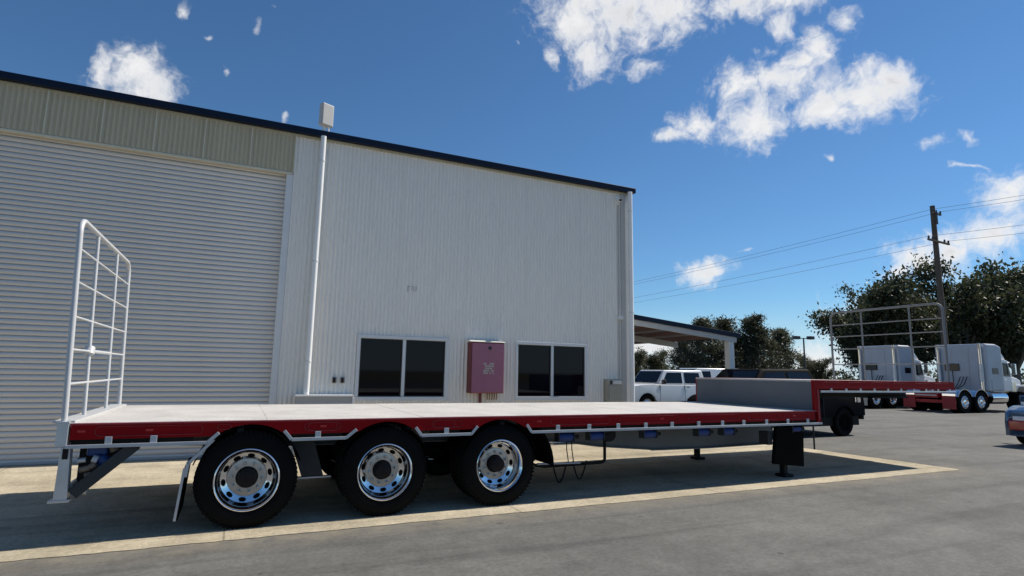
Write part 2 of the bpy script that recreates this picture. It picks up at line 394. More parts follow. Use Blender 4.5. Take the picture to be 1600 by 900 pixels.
# ---------------------------------------------------------------- mesh helper
class MB:
    def __init__(s): s.bm = bmesh.new()

    def box(s, a, b):
        x0, y0, z0 = a; x1, y1, z1 = b
        v = [s.bm.verts.new(p) for p in ((x0, y0, z0), (x1, y0, z0), (x1, y1, z0), (x0, y1, z0), (x0, y0, z1), (x1, y0, z1), (x1, y1, z1), (x0, y1, z1))]
        for f in ((3, 2, 1, 0), (4, 5, 6, 7), (0, 1, 5, 4), (1, 2, 6, 5), (2, 3, 7, 6), (3, 0, 4, 7)):
            s.bm.faces.new([v[i] for i in f])
        return s

    def hexa(s, v):
        """eight corners, bottom ring then top ring"""
        v = [s.bm.verts.new(p) for p in v]
        for f in ((3, 2, 1, 0), (4, 5, 6, 7), (0, 1, 5, 4), (1, 2, 6, 5), (2, 3, 7, 6), (3, 0, 4, 7)):
            s.bm.faces.new([v[i] for i in f])
        return s

    def quad(s, *p):
        s.bm.faces.new([s.bm.verts.new(q) for q in p]); return s

    def bar(s, p, q, w, h, up=(0, 0, 1)):
        """rectangular bar from p to q; w sideways, h along up"""
        p, q = Vector(p), Vector(q); d = (q - p).normalized(); up = Vector(up)
        sdv = d.cross(up).normalized(); up = sdv.cross(d)
        a, b = sdv * w / 2, up * h / 2
        return s.hexa([p - a - b, p + a - b, q + a - b, q - a - b, p - a + b, p + a + b, q + a + b, q - a + b])

    def tube(s, pts, r, seg=8, caps=True):
        pts = [Vector(p) for p in pts]; rs = r if isinstance(r, (list, tuple)) else [r] * len(pts)
        rings = []; prev = None
        for i, p in enumerate(pts):
            d = (pts[min(i + 1, len(pts) - 1)] - pts[max(i - 1, 0)]).normalized()
            if prev is None:
                a = d.orthogonal().normalized()
            else:
                a = (prev - d * prev.dot(d)).normalized()
            prev = a; b = d.cross(a)
            rings.append([s.bm.verts.new(p + (a * math.cos(t) + b * math.sin(t)) * rs[i]) for t in (2 * math.pi * k / seg for k in range(seg))])
        for A, B in zip(rings, rings[1:]):
            for k in range(seg): s.bm.faces.new((A[k], A[(k + 1) % seg], B[(k + 1) % seg], B[k]))
        if caps:
            s.bm.faces.new(rings[0][::-1]); s.bm.faces.new(rings[-1])
        return s

    def lathe(s, prof, seg=40, centre=(0, 0, 0), close=True):
        """profile of (radius, y) turned about the y axis"""
        c = Vector(centre); rings = []
        for r, y in prof:
            if r < 1e-5: rings.append([s.bm.verts.new(c + Vector((0, y, 0)))])
            else: rings.append([s.bm.verts.new(c + Vector((r * math.cos(t), y, r * math.sin(t)))) for t in (2 * math.pi * k / seg for k in range(seg))])
        for A, B in zip(rings, rings[1:]):
            for k in range(seg):
                a, b = A[k % len(A)], A[(k + 1) % len(A)]; e, d = B[k % len(B)], B[(k + 1) % len(B)]
                f = [a, b, d, e]; f = list(dict.fromkeys(f))
                if len(f) > 2: s.bm.faces.new(f)
        return s

    def prism(s, poly, y0, y1, axis='y'):
        """polygon of (u, z) extruded along y (or x)"""
        def P(u, z, t): return (u, t, z) if axis == 'y' else (t, u, z)
        A = [s.bm.verts.new(P(u, z, y0)) for u, z in poly]; B = [s.bm.verts.new(P(u, z, y1)) for u, z in poly]
        n = len(poly); s.bm.faces.new(A); s.bm.faces.new(B[::-1])
        for i in range(n): s.bm.faces.new((A[i], B[i], B[(i + 1) % n], A[(i + 1) % n]))
        return s

    def strip(s, xs, lo, hi, y0, y1):
        """solid plate in the xz plane: per x a lower and an upper edge"""
        rows = []
        for x, a, b in zip(xs, lo, hi):
            rows.append([s.bm.verts.new(p) for p in ((x, y0, a), (x, y0, b), (x, y1, b), (x, y1, a))])
        for A, B in zip(rows, rows[1:]):
            for k in range(4): s.bm.faces.new((A[k], B[k], B[(k + 1) % 4], A[(k + 1) % 4]))
        s.bm.faces.new(rows[0]); s.bm.faces.new(rows[-1][::-1])
        return s

    def build(s, name, mat, parent=None, smooth=0, bevel=0., seg=2):
        off = Vector((0, 0, 0)); q = parent
        while q is not None: off += q.location; q = q.parent
        bmesh.ops.recalc_face_normals(s.bm, faces=s.bm.faces[:])
        if off.length > 0: bmesh.ops.translate(s.bm, verts=s.bm.verts[:], vec=-off)
        me = bpy.data.meshes.new(name); s.bm.to_mesh(me); s.bm.free()
        me.materials.append(MAT[mat])
        if smooth:
            me.polygons.foreach_set('use_smooth', [True] * len(me.polygons))
            if smooth < 180: me.set_sharp_from_angle(angle=R(smooth))
        o = bpy.data.objects.new(name, me); COL.objects.link(o)
        if parent is not None: o.parent = parent
        if bevel:
            m = o.modifiers.new('bevel', 'BEVEL'); m.width = bevel; m.segments = seg; m.limit_method = 'ANGLE'; m.angle_limit = R(40)
        return o


def tag(o, label=None, cat=None, group=None, kind=None):
    if label: o['label'] = label
    if cat: o['category'] = cat
    if group: o['group'] = group
    if kind: o['kind'] = kind
    return o


def empty(name, loc, label, cat, group=None):
    o = bpy.data.objects.new(name, None); o.location = loc; o.empty_display_size = .2
    COL.objects.link(o)
    return tag(o, label, cat, group)


def twin(o, parent, loc=None, rot=None):
    """copy of a part with its sub-parts, sharing mesh data"""
    c = o.copy(); COL.objects.link(c); c.parent = parent
    if loc is not None: c.location = loc
    if rot is not None: c.rotation_euler = rot
    for ch in list(o.children): twin(ch, c)
    return c


def arc(cx, cz, r, a0, a1, n, y):
    return [(cx + r * math.cos(R(a0 + (a1 - a0) * i / n)), y, cz + r * math.sin(R(a0 + (a1 - a0) * i / n))) for i in range(n + 1)]


# ---------------------------------------------------------------- ground
def sheet(name, pts, z, mat, sub=0):
    b = MB(); b.bm.faces.new([b.bm.verts.new((x, y, z)) for x, y in pts])
    return tag(b.build(name, mat), kind='structure')


sheet('ground', [(-2500, -2500), (2500, -2500), (2500, 2500), (-2500, 2500)], -.012, 'dirt')
sheet('asphalt_yard', [(-70, -60), (95, -60), (95, 34), (64, 50), (-70, 62)], 0, 'asphalt')
rnd = random.Random(4)
edge = [(-16 + .09 * i, 6.03 + .018 * noise.noise(Vector((i * .11, 0, 0))) + rnd.uniform(-.009, .009)) for i in range(int(27.6 / .09) + 1)]
side = [(11.62 - .09 * (y - 6.03) / 2.9 + rnd.uniform(-.010, .010), y) for y in [6.1 + .12 * i for i in range(54)]]
sheet('concrete_apron', edge + side + [(11.3, 12.6), (-16, 12.6)], .005, 'concrete')

# ---------------------------------------------------------------- warehouse
YW = 11.38
wh = empty('warehouse', (1.2, YW, 0), 'long pale corrugated steel warehouse with navy gutter behind the trailer', 'warehouse')


def corr(x0, x1, zr, y, pitch, amp, mat, name, parent, label=None, ribs=10):
    """corrugated sheet from x0 to x1; zr(x) lists the height ranges left open by windows"""
    n = max(2, int(round((x1 - x0) / pitch * ribs)))
    b = MB(); pr = {}
    xs = [x0 + (x1 - x0) * i / n for i in range(n + 1)]
    def yy(x):
        t = math.cos(2 * math.pi * (x - x0) / pitch)
        return y - amp * (t + 1) * .75
    for i in range(n):
        for (a, c) in zr((xs[i] + xs[i + 1]) / 2):
            q = []
            for x, z in ((xs[i], a), (xs[i + 1], a), (xs[i + 1], c), (xs[i], c)):
                k = (round(x, 4), z)
                if k not in pr: pr[k] = b.bm.verts.new((x, yy(x), z))
                q.append(pr[k])
            b.bm.faces.new(q)
    return b.build(name, mat, parent, smooth=180)


WIN = ((2.06, 3.90, .985, 2.21), (5.46, 7.29, .985, 2.21))


def holes(x):
    for a, c, z0, z1 in WIN:
        if a < x < c: return [(0.02, z0), (z1, 6.03)]
    return [(0.02, 6.03)]


for k in range(11):                                  # lapped cladding sheets right of the door
    x0 = .665 + .715 * k
    corr(x0, x0 + .715, holes, YW - .003 * (k % 2), .0794, .019, 'clad', 'cladding_sheet', wh)
for k in range(8):                                   # greener sheets over the door
    x1 = .66 - .768 * k
    corr(x1 - .768, x1, lambda x: [(5.27, 6.03)], YW - .025 - .003 * (k % 2), .0768, .019, 'header', 'header_panel', wh)
    MB().box((x1 - .009, YW - .064, 5.272), (x1 + .009, YW - .028, 6.028)).build('panel_joint', 'headerlight', wh)
MB().box((-6.2, YW - .045, 5.225), (.655, YW + .05, 5.268)).build('header_trim', 'headerlight', wh, bevel=.006)
MB().box((.545, YW - .03, 0), (.662, YW + .10, 5.222)).build('door_jamb', 'trim', wh, bevel=.006)
MB().box((-6.3, YW - .03, 0), (-6.18, YW + .10, 5.222)).build('door_jamb', 'trim', wh, bevel=.006)
corr(-14, -6.31, lambda x: [(0.02, 6.03)], YW, .0794, .019, 'clad', 'cladding_sheet', wh)
# roller door: one curved slat, repeated
rd = bpy.data.objects.new('roller_door', None); rd.location = (-4.0, .10, 0); rd.parent = wh; COL.objects.link(rd)
sl = MB()
P = .0866
prof = [(0, .003), (-.009, .010), (-.017, .026), (-.020, .044), (-.017, .062), (-.009, .076), (0.002, .0815), (.006, .085), (.006, P)]
x0, x1 = -6.2, .55
ra = [sl.bm.verts.new((x0, YW + .10 + y, z)) for y, z in prof]; rb = [sl.bm.verts.new((x1, YW + .10 + y, z)) for y, z in prof]
for i in range(len(prof) - 1): sl.bm.faces.new((ra[i], rb[i], rb[i + 1], ra[i + 1]))
slat = sl.build('slat', 'door', rd, smooth=180)
for k in range(1, 61):
    twin(slat, rd, (0, 0, P * k))
slat.location = (0, 0, 0)
slb = MB().box((-6.2, YW + .07, .006), (.545, YW + .12, .055)).build('bottom_bar', 'trimgrey', rd, bevel=.008)
# shell, roof and gutter
MB().box((-14, YW + .30, 0), (8.50, YW + 24, 6.0)).build('wall_shell', 'shell', wh)
MB().box((8.502, YW + .02, 0.01), (8.546, YW + 24, 6.0)).build('side_wall', 'clad', wh)
MB().prism([(YW - .03, 6.06), (YW + 12, 6.62), (YW + 24, 6.06), (YW + 24, 6.10), (YW + 12, 6.67), (YW - .03, 6.105)], -14, 8.60, axis='x').build('roof', 'roofsheet', wh)
MB().prism([(YW - .155, 6.05), (YW - .04, 6.05), (YW - .04, 6.16), (YW - .055, 6.16), (YW - .14, 6.172), (YW - .155, 6.172)], -14, 8.66, axis='x').build('gutter', 'navy', wh, bevel=.008)
MB().box((-14, YW - .045, 6.0), (8.60, YW + .05, 6.048)).build('eave_flashing', 'header', wh)
MB().box((8.27, YW - .05, 0.005), (8.40, YW + .02, 6.0)).build('corner_trim', 'trimgrey', wh, bevel=.006)
MB().box((8.40, YW - .03, 0.005), (8.552, YW + .06, 6.0)).build('corner_trim', 'trim', wh, bevel=.006)


def pipe(x, y, r, z0, z1, name='downpipe'):
    b = MB().tube([(x, y, z0), (x, y, z1)], r, 20)
    o = b.build(name, 'pipe', wh, smooth=40)
    for z in (z0 + .6, (z0 + z1) / 2, z1 - .5):
        MB().tube([(x, y, z - .015), (x, y, z + .015)], r + .006, 20).build('pipe_clip', 'trim', o, smooth=40)
    return o


pipe(1.155, YW - .155, .052, 1.09, 6.048)
pipe(8.47, YW - .155, .058, .02, 6.048)
MB().box((8.14, YW - .10, 2.86), (8.27, YW - .01, 2.95)).build('pipe_bracket', 'trim', wh, bevel=.005)
MB().tube([(8.2, YW - .03, .9), (8.2, YW - .03, 5.7)], .018, 8).build('conduit', 'trimgrey', wh, smooth=40)
# windows: frame in four bars, mullion and two panes each
for a, c, z0, z1 in WIN:
    w = MB()
    w.box((a - .02, YW - .045, z0 - .03), (c + .02, YW + .06, z0 + .055)); w.box((a - .02, YW - .045, z1 - .045), (c + .02, YW + .06, z1 + .025))
    w.box((a - .018, YW - .044, z0 + .0551), (a + .05, YW + .06, z1 - .0451)); w.box((c - .062, YW - .044, z0 + .0551), (c + .018, YW + .06, z1 - .0451))
    wo = w.build('window', 'trim', wh, bevel=.006)
    mid = (a + c) / 2 - .003
    MB().box((mid - .032, YW - .03, z0 + .057), (mid + .032, YW + .055, z1 - .047)).build('mullion', 'alu', wo, bevel=.004)
    for p, q in ((a + .052, mid - .034), (mid + .034, c - .064)):
        e = MB(); t = .022
        e.box((p, YW - .01, z0 + .057), (q, YW + .03, z0 + .057 + t)); e.box((p, YW - .01, z1 - .047 - t), (q, YW + .03, z1 - .047))
        e.box((p, YW - .009, z0 + .058 + t), (p + t, YW + .03, z1 - .048 - t)); e.box((q - t, YW - .009, z0 + .058 + t), (q, YW + .03, z1 - .048 - t))
        e.build('sash', 'blackplastic', wo)
        MB().box((p + t, YW + .008, z0 + .057 + t), (q - t, YW + .014, z1 - .047 - t)).build('pane', 'glass', wo)
# the two faint dark strokes left on the cladding
mk = MB(); my = YW - .034
mk.box((2.985, my, 3.135), (3.0, my + .004, 3.26)); mk.box((3.003, my, 3.245), (3.06, my + .004, 3.256))
mk.box((3.098, my, 3.175), (3.112, my + .004, 3.262)); mk.box((3.155, my, 3.175), (3.169, my + .004, 3.262)); mk.box((3.1125, my, 3.160), (3.1545, my + .004, 3.174))
mk.build('wall_mark', 'trimgrey', wh)

# ---------------------------------------------------------------- things fixed to the wall
hc = empty('hose_cabinet', (4.71, YW, 1.11), 'faded maroon hose cabinet with pale sticker on the wall between the windows', 'fire cabinet')
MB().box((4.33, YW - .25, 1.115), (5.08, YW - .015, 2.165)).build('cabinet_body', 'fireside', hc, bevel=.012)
MB().box((4.345, YW - .268, 1.13), (5.07, YW - .252, 2.15)).build('cabinet_door', 'firered', hc, bevel=.008)
MB().hexa([(4.31, YW - .275, 2.168), (5.10, YW - .275, 2.168), (5.10, YW - .012, 2.168), (4.31, YW - .012, 2.168),
           (4.31, YW - .275, 2.18), (5.10, YW - .275, 2.18), (5.10, YW - .012, 2.235), (4.31, YW - .012, 2.235)]).build('rain_lid', 'lidpale', hc, bevel=.004)
MB().lathe([(0, -.02), (.032, -.018), (.036, 0)], 16, (4.74, YW - .269, 2.05)).build('lock_knob', 'blackplastic', hc, smooth=40)
st = MB(); rs = random.Random(9)
for r_, row in enumerate(("1100111", "0111111", "0111110", "1111011", "1110101")):
    for c_, ch in enumerate(row):
        if ch == '1':
            x = 4.60 + c_ * .034; z = 1.74 - r_ * .048
            st.box((x, YW - .2715, z - .036 + rs.uniform(0, .008)), (x + .030, YW - .2685, z))
st.build('sticker', 'sticker', hc)
pp = MB().tube([(4.60, YW - .12, 1.12), (4.60, YW - .12, .05)], .032, 12).build('riser_pipe', 'fireside', hc, smooth=40)
hs_ = MB()
for k in range(5): hs_.tube([(4.76 + .055 * k, YW - .12, 1.12), (4.765 + .055 * k, YW - .12, 1.02 - .012 * (k % 3)), (4.77 + .05 * k, YW - .10, .98)], .012, 6)
hs_.build('hose_loops', 'rust', hc, smooth=40)

mb = empty('meter_box', (7.97, YW, .5), 'beige meter box with pale latch on the wall beside the corner', 'meter box')
MB().box((7.76, YW - .17, .50), (8.19, YW - .015, 1.44)).build('box_body', 'beige', mb, bevel=.012)
MB().box((7.80, YW - .186, .54), (8.15, YW - .172, 1.30)).build('box_door', 'beige', mb, bevel=.006)
MB().box((7.90, YW - .20, 1.325), (8.14, YW - .172, 1.415)).build('latch_plate', 'lidpale', mb, bevel=.005)
MB().box((7.835, YW - .188, 1.325), (7.875, YW - .1725, 1.40)).build('meter_window', 'blackplastic', mb)

lc = empty('low_cabinet', (1.48, YW, 0), 'low grey-beige cabinet with pale top under the downpipe', 'cabinet')
MB().box((.985, YW - .29, .02), (1.955, YW - .015, 1.045)).build('cabinet_body', 'trimgrey', lc, bevel=.01)
MB().box((.955, YW - .32, 1.047), (1.985, YW - .012, 1.085)).build('cabinet_top', 'trim', lc, bevel=.008)
MB().box((1.958, YW - .30, .02), (2.0, YW - .25, 1.045)).build('end_post', 'pipe', lc, bevel=.005)

for i, (x, nm) in enumerate(((1.655, 'left one of the two small wall outlets between downpipe and window'), (1.805, 'right one of the two small wall outlets, nearest the left window'))):
    po = empty('wall_outlet', (x, YW, 1.35), nm, 'outlet', 'small wall outlets left of the left window')
    MB().box((x - .045, YW - .055, 1.29), (x + .045, YW - .014, 1.41)).build('cover', 'beige', po, bevel=.008)
    MB().box((x - .028, YW - .066, 1.305), (x + .022, YW - .056, 1.395)).build('flap', 'under', po, bevel=.004)

cc = empty('security_camera', (8.17, YW, 5.85), 'small white security camera under the eave at the warehouse corner', 'camera')
MB().box((8.12, YW - .06, 5.80), (8.22, YW - .052 + .04, 5.92)).build('mount', 'pipe', cc, bevel=.008)
MB().tube([(8.17, YW - .06, 5.85), (8.15, YW - .17, 5.83)], .018, 8).build('arm', 'pipe', cc, smooth=40)
MB().bar((8.17, YW - .10, 5.80), (8.08, YW - .30, 5.75), .075, .075).build('housing', 'pipe', cc, bevel=.012)
MB().bar((8.079, YW - .302, 5.7495), (8.073, YW - .315, 5.746), .06, .06).build('lens', 'blackplastic', cc)

an = empty('antenna_box', (1.18, YW - .12, 6.172), 'upright grey antenna box standing on the gutter above the downpipe', 'antenna')
b = MB().box((-.125, -.07, .10), (.125, .07, .55)); bmesh.ops.rotate(b.bm, verts=b.bm.verts[:], matrix=Matrix.Rotation(R(24), 3, 'Z')); bmesh.ops.translate(b.bm, verts=b.bm.verts[:], vec=an.location)
b.build('housing', 'trimgrey', an, bevel=.02)
MB().tube([(1.155, YW - .10, 6.05), (1.155, YW - .10, 6.40)], .030, 10).build('mast', 'pipe', an, smooth=40)
MB().tube([(1.24, YW - .13, 6.17), (1.23, YW - .13, 6.30)], .016, 8).build('cable_gland', 'pipe', an, smooth=40)


# ---------------------------------------------------------------- drop-deck trailer
Y0, Y1 = 6.371, 9.04                     # near and far side of the deck
tr = empty('drop_deck_trailer', (3.5, 7.7, 0), 'long red and pale drop-deck trailer parked in front of the warehouse', 'trailer')
AX = (0.164, 1.5265, 2.889); AZ = .463

# wheel: modelled once round the y axis with the outer face at y = 0
rimp = [(.262, .030), (.276, .020), (.284, .006), (.293, .0), (.300, .004), (.302, .014)]
wheel0 = None


def make_wheel():
    b = MB()
    b.lathe([(.302, .03), (.302, .012), (.299, .002), (.292, -.002), (.284, .004), (.279, .016), (.268, .028), (.262, .045), (.259, .10), (.250, .135), (.243, .15)], 56)
    # sloping ring with ten hand holes, then the flat disc face
    n, nr = 120, 7; r0, r1, ya, yb = .243, .186, .15, .172
    for k in range(n):
        u = (((k + .5) * 10 / n) % 1 - .5) / .27                 # ten holes round the ring
        for i in range(nr):
            v = ((i + .5) / nr - .5) / .42
            if u * u + v * v < 1: continue
            q = []
            for kk, f in ((k, i / nr), (k + 1, i / nr), (k + 1, (i + 1) / nr), (k, (i + 1) / nr)):
                t = 2 * math.pi * kk / n; r = r0 + (r1 - r0) * f; q.append((r * math.cos(t), ya + (yb - ya) * f, r * math.sin(t)))
            b.quad(*q)
    bmesh.ops.remove_doubles(b.bm, verts=b.bm.verts[:], dist=1e-5)
    rim = b.build('wheel', 'chrome', None, smooth=35)
    MB().lathe([(.186, .1722), (.180, .166), (.172, .165), (.105, .165), (.098, .172)], 56).build('disc_face', 'alloydisc', rim, smooth=35)
    MB().lathe([(.098, .172), (.094, .12), (.086, .10), (.080, .055), (.070, .048), (.0, .046)], 28).build('hub', 'hubred', rim, smooth=35)
    nb = MB().lathe([(.0185, .165), (.0185, .158), (.0145, .157), (.0145, .128), (.010, .122), (0, .122)], 6)
    nut = nb.build('nut', 'nut', rim, smooth=30)
    # nuts sit on a pitch circle
    for v in nut.data.vertices: v.co.x += .142
    for k in range(1, 10): twin(nut, rim, rot=(0, 2 * math.pi * k / 10, 0))
    bk = MB().lathe([(.0, .215), (.20, .215), (.255, .20), (.258, .31)], 40); bk.build('brake_drum', 'under', rim, smooth=35)
    t = []
    def tyre(y):
        return [(.298, y + .03), (.303, y + .008), (.318, y - .004), (.345, y - .012), (.385, y - .010), (.415, y + .0), (.436, y + .016), (.452, y + .022), (.463, y + .036),
                (.468, y + .055), (.468, y + .075), (.456, y + .078), (.456, y + .090), (.469, y + .093), (.469, y + .122), (.457, y + .125), (.457, y + .137), (.469, y + .140), (.469, y + .168),
                (.456, y + .171), (.456, y + .182), (.468, y + .185), (.466, y + .205), (.452, y + .222), (.415, y + .243), (.345, y + .252), (.303, y + .23)]
    b = MB(); b.lathe(tyre(0), 64); b.lathe(tyre(.285), 48)
    # lugs moulded round both shoulders
    for k in range(64):
        t0 = 2 * math.pi * k / 64
        for ya, yb_ in ((.010, .030), (.214, .236)):
            q = []
            for tt, r in ((t0, .440), (t0 + .045, .440), (t0 + .045, .470), (t0, .470)):
                q.append((r * math.cos(tt), r * math.sin(tt)))
            b.hexa([(q[0][0], ya, q[0][1]), (q[1][0], ya, q[1][1]), (q[1][0], yb_, q[1][1]), (q[0][0], yb_, q[0][1]),
                    (q[3][0], ya + .008, q[3][1]), (q[2][0], ya + .008, q[2][1]), (q[2][0], yb_, q[2][1]), (q[3][0], yb_, q[3][1])])
    b.build('tyre', 'tyre', rim, smooth=40)
    MB().tube([(.285 * math.cos(.5), -.004, .285 * math.sin(.5)), (.25, .03, .135)], .006, 6).build('valve', 'nut', rim)
    return rim


rim = make_wheel(); rim.parent = tr
base = Vector(tr.location)
first = True
for i, ax in enumerate(AX):
    for sgn in (0, 1):
        loc = Vector((ax, Y0 + .012, AZ)) if not sgn else Vector((ax, Y1 - .012, AZ))
        rot = (0, R(23 * i + 7), 0) if not sgn else (0, R(31 * i), math.pi)
        if first: rim.location = loc - base; rim.rotation_euler = rot; first = False
        else: twin(rim, tr, loc - base, rot)
    MB().tube([(ax, Y0 + .3, AZ), (ax, Y1 - .3, AZ)], .063, 14).build('axle', 'under', tr, smooth=40)
    MB().box((ax - .06, Y0 + .75, AZ - .12), (ax + .06, Y0 + .9, .80)).build('spring_hanger', 'under', tr, bevel=.01)
    for y in (7.12, 8.2):
        MB().lathe([(0, -.1), (.09, -.1), (.105, -.06), (.09, 0), (.105, .06), (.09, .1), (0, .1)], 18, (ax + .34, y, .60)).build('air_spring', 'grime', tr, smooth=40)
    MB().tube([(ax + .30, 6.95, .52), (ax + .30, 7.05, .52)], .09, 14).build('brake_chamber', 'under', tr, smooth=40)

# deck plate, ribs under it
for k in range(6):                               # deck laid in six tread plates with open seams
    MB().box((-1.31 + 1.6158 * k + .0015, Y0 + .006, 1.005), (-1.31 + 1.6158 * (k + 1) - .0015, Y1 - .006, 1.040 - .0015 * (k % 2))).build('deck_plate', 'deck', tr, bevel=.003)
cm = MB()
for k in range(17): cm.box((-1.1 + .57 * k, Y0 + .05, .90), (-1.04 + .57 * k, Y1 - .05, 1.003))
cm.build('cross_members', 'under', tr)
ZB = [(-1.25, .775), (-.3, .735), (.2, .70), (3.2, .68), (4.13, .62), (4.78, .53), (5.82, .44), (6.85, .43), (8.40, .45)]


def zb(x):
    for (a, p), (c, q) in zip(ZB, ZB[1:]):
        if a <= x <= c: return p + (q - p) * (x - a) / (c - a)
    return ZB[-1][1]


xs = [-1.25 + .2 * i for i in range(49)]
for a_, c_ in ((-1.30, -.34), (.67, 1.02), (2.03, 2.38), (3.40, 8.40)): MB().box((a_, Y0 + .05, .835), (c_, Y0 + .09, .93)).build('inner_rail', 'under', tr)
for y in (7.2, 8.25):
    MB().strip(xs, [zb(x) for x in xs], [.90] * len(xs), y, y + .02).build('main_beam', 'beam', tr)
    f = MB()
    for a, c in zip(ZB, ZB[1:]): f.bar((a[0], y + .01, a[1] - .008), (c[0], y + .01, c[1] - .008), .15, .016)
    f.build('beam_flange', 'beam', tr)


def coaming(y0, y1, name):
    xs = [-1.30 + .04 * i for i in range(243)]
    lo = []
    for x in xs:
        z = .892
        for a in AX:
            dx = abs(x - a)
            if dx < .535: z = max(z, AZ + math.sqrt(.535 ** 2 - dx * dx))
        lo.append(min(z, 1.0))
    o = MB().strip(xs, lo, [1.032] * len(xs), y0, y1).build(name, 'red', tr)
    return o


co = coaming(Y0, Y0 + .03, 'side_rail')
coaming(Y1 - .03, Y1, 'side_rail')
lip = MB(); lip.box((-1.305, Y0 - .008, 1.018), (8.43, Y0 - .0005, 1.034)); lip.build('rail_lip', 'redlip', co, bevel=.003)
# pressed slots along the near rail, drawn as fine raised beads
def slot(x0, x1, z0, z1):
    r = (z1 - z0) / 2; zc = (z0 + z1) / 2; y = Y0 - .001
    pts = arc(x1 - r, zc, r, -90, 90, 6, y) + arc(x0 + r, zc, r, 90, 270, 6, y); pts.append(pts[0])
    MB().tube(pts, .0038, 6).build('slot_bead', 'redlip', co, smooth=60)
for a, c in ((-1.12, -.26), (.70, .99), (2.05, 2.30), (3.56, 4.44), (4.60, 5.60), (5.76, 6.75), (6.92, 7.55), (7.68, 8.25)):
    slot(a, c, .918, 1.004)
for a in AX[:2]: slot(a + .50, a + .86, .922, 1.002)
slot(-.14, .0 - .02, .955, 1.004)
for x in (-1.22, -.70, .85, 3.40, 5.3, 7.9): MB().box((x - .03, Y0 - .004, .955), (x + .03, Y0 - .0006, .975)).build('marker_lamp', 'lampred', co)
# rub rail: bars on brackets that kick up beside every wheel
RS = ([(-1.32, .835), (-.215, .835), (-.12, .925)], [(.47, .93), (.545, .84), (1.085, .84), (1.19, .925)], [(1.835, .93), (1.905, .84), (2.50, .84), (2.575, .925)], [(3.22, .93), (3.285, .84), (8.43, .835)])
for seg in RS:
    b = MB()
    for (a, p), (c, q) in zip(seg, seg[1:]): b.bar((a, Y0 - .018, p), (c, Y0 - .018, q), .014, .032)
    b.build('rub_rail', 'rail', tr, bevel=.003)
for x in (-1.01, -.66, .80, 2.20, 3.66, 4.12, 4.57, 5.02, 5.47, 5.95, 6.40, 6.82, 7.29, 7.75, 8.2):
    MB().box((x - .028, Y0 - .010, .848), (x + .028, Y0 + .004, .915)).build('rail_bracket', 'rail', tr, bevel=.004)
MB().strip([-1.3 + .1 * i for i in range(98)], [.846] * 98, [.868] * 98, Y1 - .02, Y1 + .01).build('rub_rail', 'rail', tr)
# mudguards over each wheel
for ax in AX:
    b = MB(); n = 12
    A = arc(ax, AZ, .505, 18, 162, n, Y0 + .035); B = arc(ax, AZ, .515, 18, 162, n, Y0 + .035)
    for i in range(n):
        b.hexa([A[i], A[i + 1], (A[i + 1][0], Y0 + .62, A[i + 1][2]), (A[i][0], Y0 + .62, A[i][2]), B[i], B[i + 1], (B[i + 1][0], Y0 + .62, B[i + 1][2]), (B[i][0], Y0 + .62, B[i][2])])
    b.build('mudguard', 'grime', tr, smooth=50)
# front quarter mudguard and the grey splash panel between the first two wheels
b = MB(); A = arc(2.99, .43, .60, 0, 62, 8, Y0 + .01); B = arc(2.99, .43, .625, 0, 62, 8, Y0 + .01)
for i in range(8):
    b.hexa([A[i], A[i + 1], (A[i + 1][0], Y0 + .6, A[i + 1][2]), (A[i][0], Y0 + .6, A[i][2]), B[i], B[i + 1], (B[i + 1][0], Y0 + .6, B[i + 1][2]), (B[i][0], Y0 + .6, B[i][2])])
b.build('mudguard', 'grime', tr, smooth=50)
MB().prism([(.56, .80), (.80, .80), (.92, .42), (.70, .41)], Y0 + .30, Y0 + .33).build('splash_panel', 'chassis', tr, bevel=.005)
MB().box((.66, Y0 + .29, .395), (1.0, Y0 + .36, .41)).build('panel_lip', 'rail', tr)
# rear mud flap on its bent bracket
b = MB(); b.bar((-.16, Y0 + .03, .86), (-.36, Y0 + .03, .64), .05, .03); b.bar((-.36, Y0 + .03, .655), (-.375, Y0 + .03, .52), .05, .03); b.build('flap_bracket', 'rail', tr, bevel=.004)
MB().hexa([(-.425, Y0 + .02, .13), (-.405, Y0 + .02, .13), (-.405, Y0 + .64, .13), (-.425, Y0 + .64, .13), (-.385, Y0 + .02, .62), (-.365, Y0 + .02, .62), (-.365, Y0 + .64, .62), (-.385, Y0 + .64, .62)]).build('mud_flap', 'grime', tr)
MB().bar((-.427, Y0 + .012, .13), (-.387, Y0 + .012, .6), .022, .022).build('lit_flap_edge', 'rail', tr)  # pale strip standing in for light on the flap's edge

# rear end: corner plates, drop legs, braces, coupling gear
for y0, y1 in ((Y0 - .012, Y0 + .11), (Y1 - .11, Y1 + .012)):
    MB().box((-1.40, y0, .835), (-1.312, y1, 1.045)).build('corner_plate', 'galv', tr, bevel=.006)
    b = MB()
    b.hexa([(-1.365, y0 + .01, .385), (-1.265, y0 + .01, .385), (-1.265, y1 - .01, .385), (-1.365, y1 - .01, .385), (-1.355, y0 + .01, .834), (-1.285, y0 + .01, .834), (-1.285, y1 - .01, .834), (-1.355, y1 - .01, .834)])
    b.build('drop_leg', 'galv', tr, bevel=.006)
    MB().box((-1.40, y0, .362), (-1.245, y1, .384)).build('foot', 'galv', tr, bevel=.004)
    ym = (y0 + y1) / 2
    MB().bar((-1.24, ym, .42), (-.80, ym, .83), .05, .10).build('brace', 'chassis', tr, bevel=.006)
    MB().box((-1.335, y0 - .004, .73), (-1.295, y0 + .006, .82)).build('reflector', 'hubred', tr)
MB().box((-1.36, Y0 + .11, .86), (-1.315, Y1 - .11, 1.0)).build('rear_beam', 'red', tr, bevel=.006)
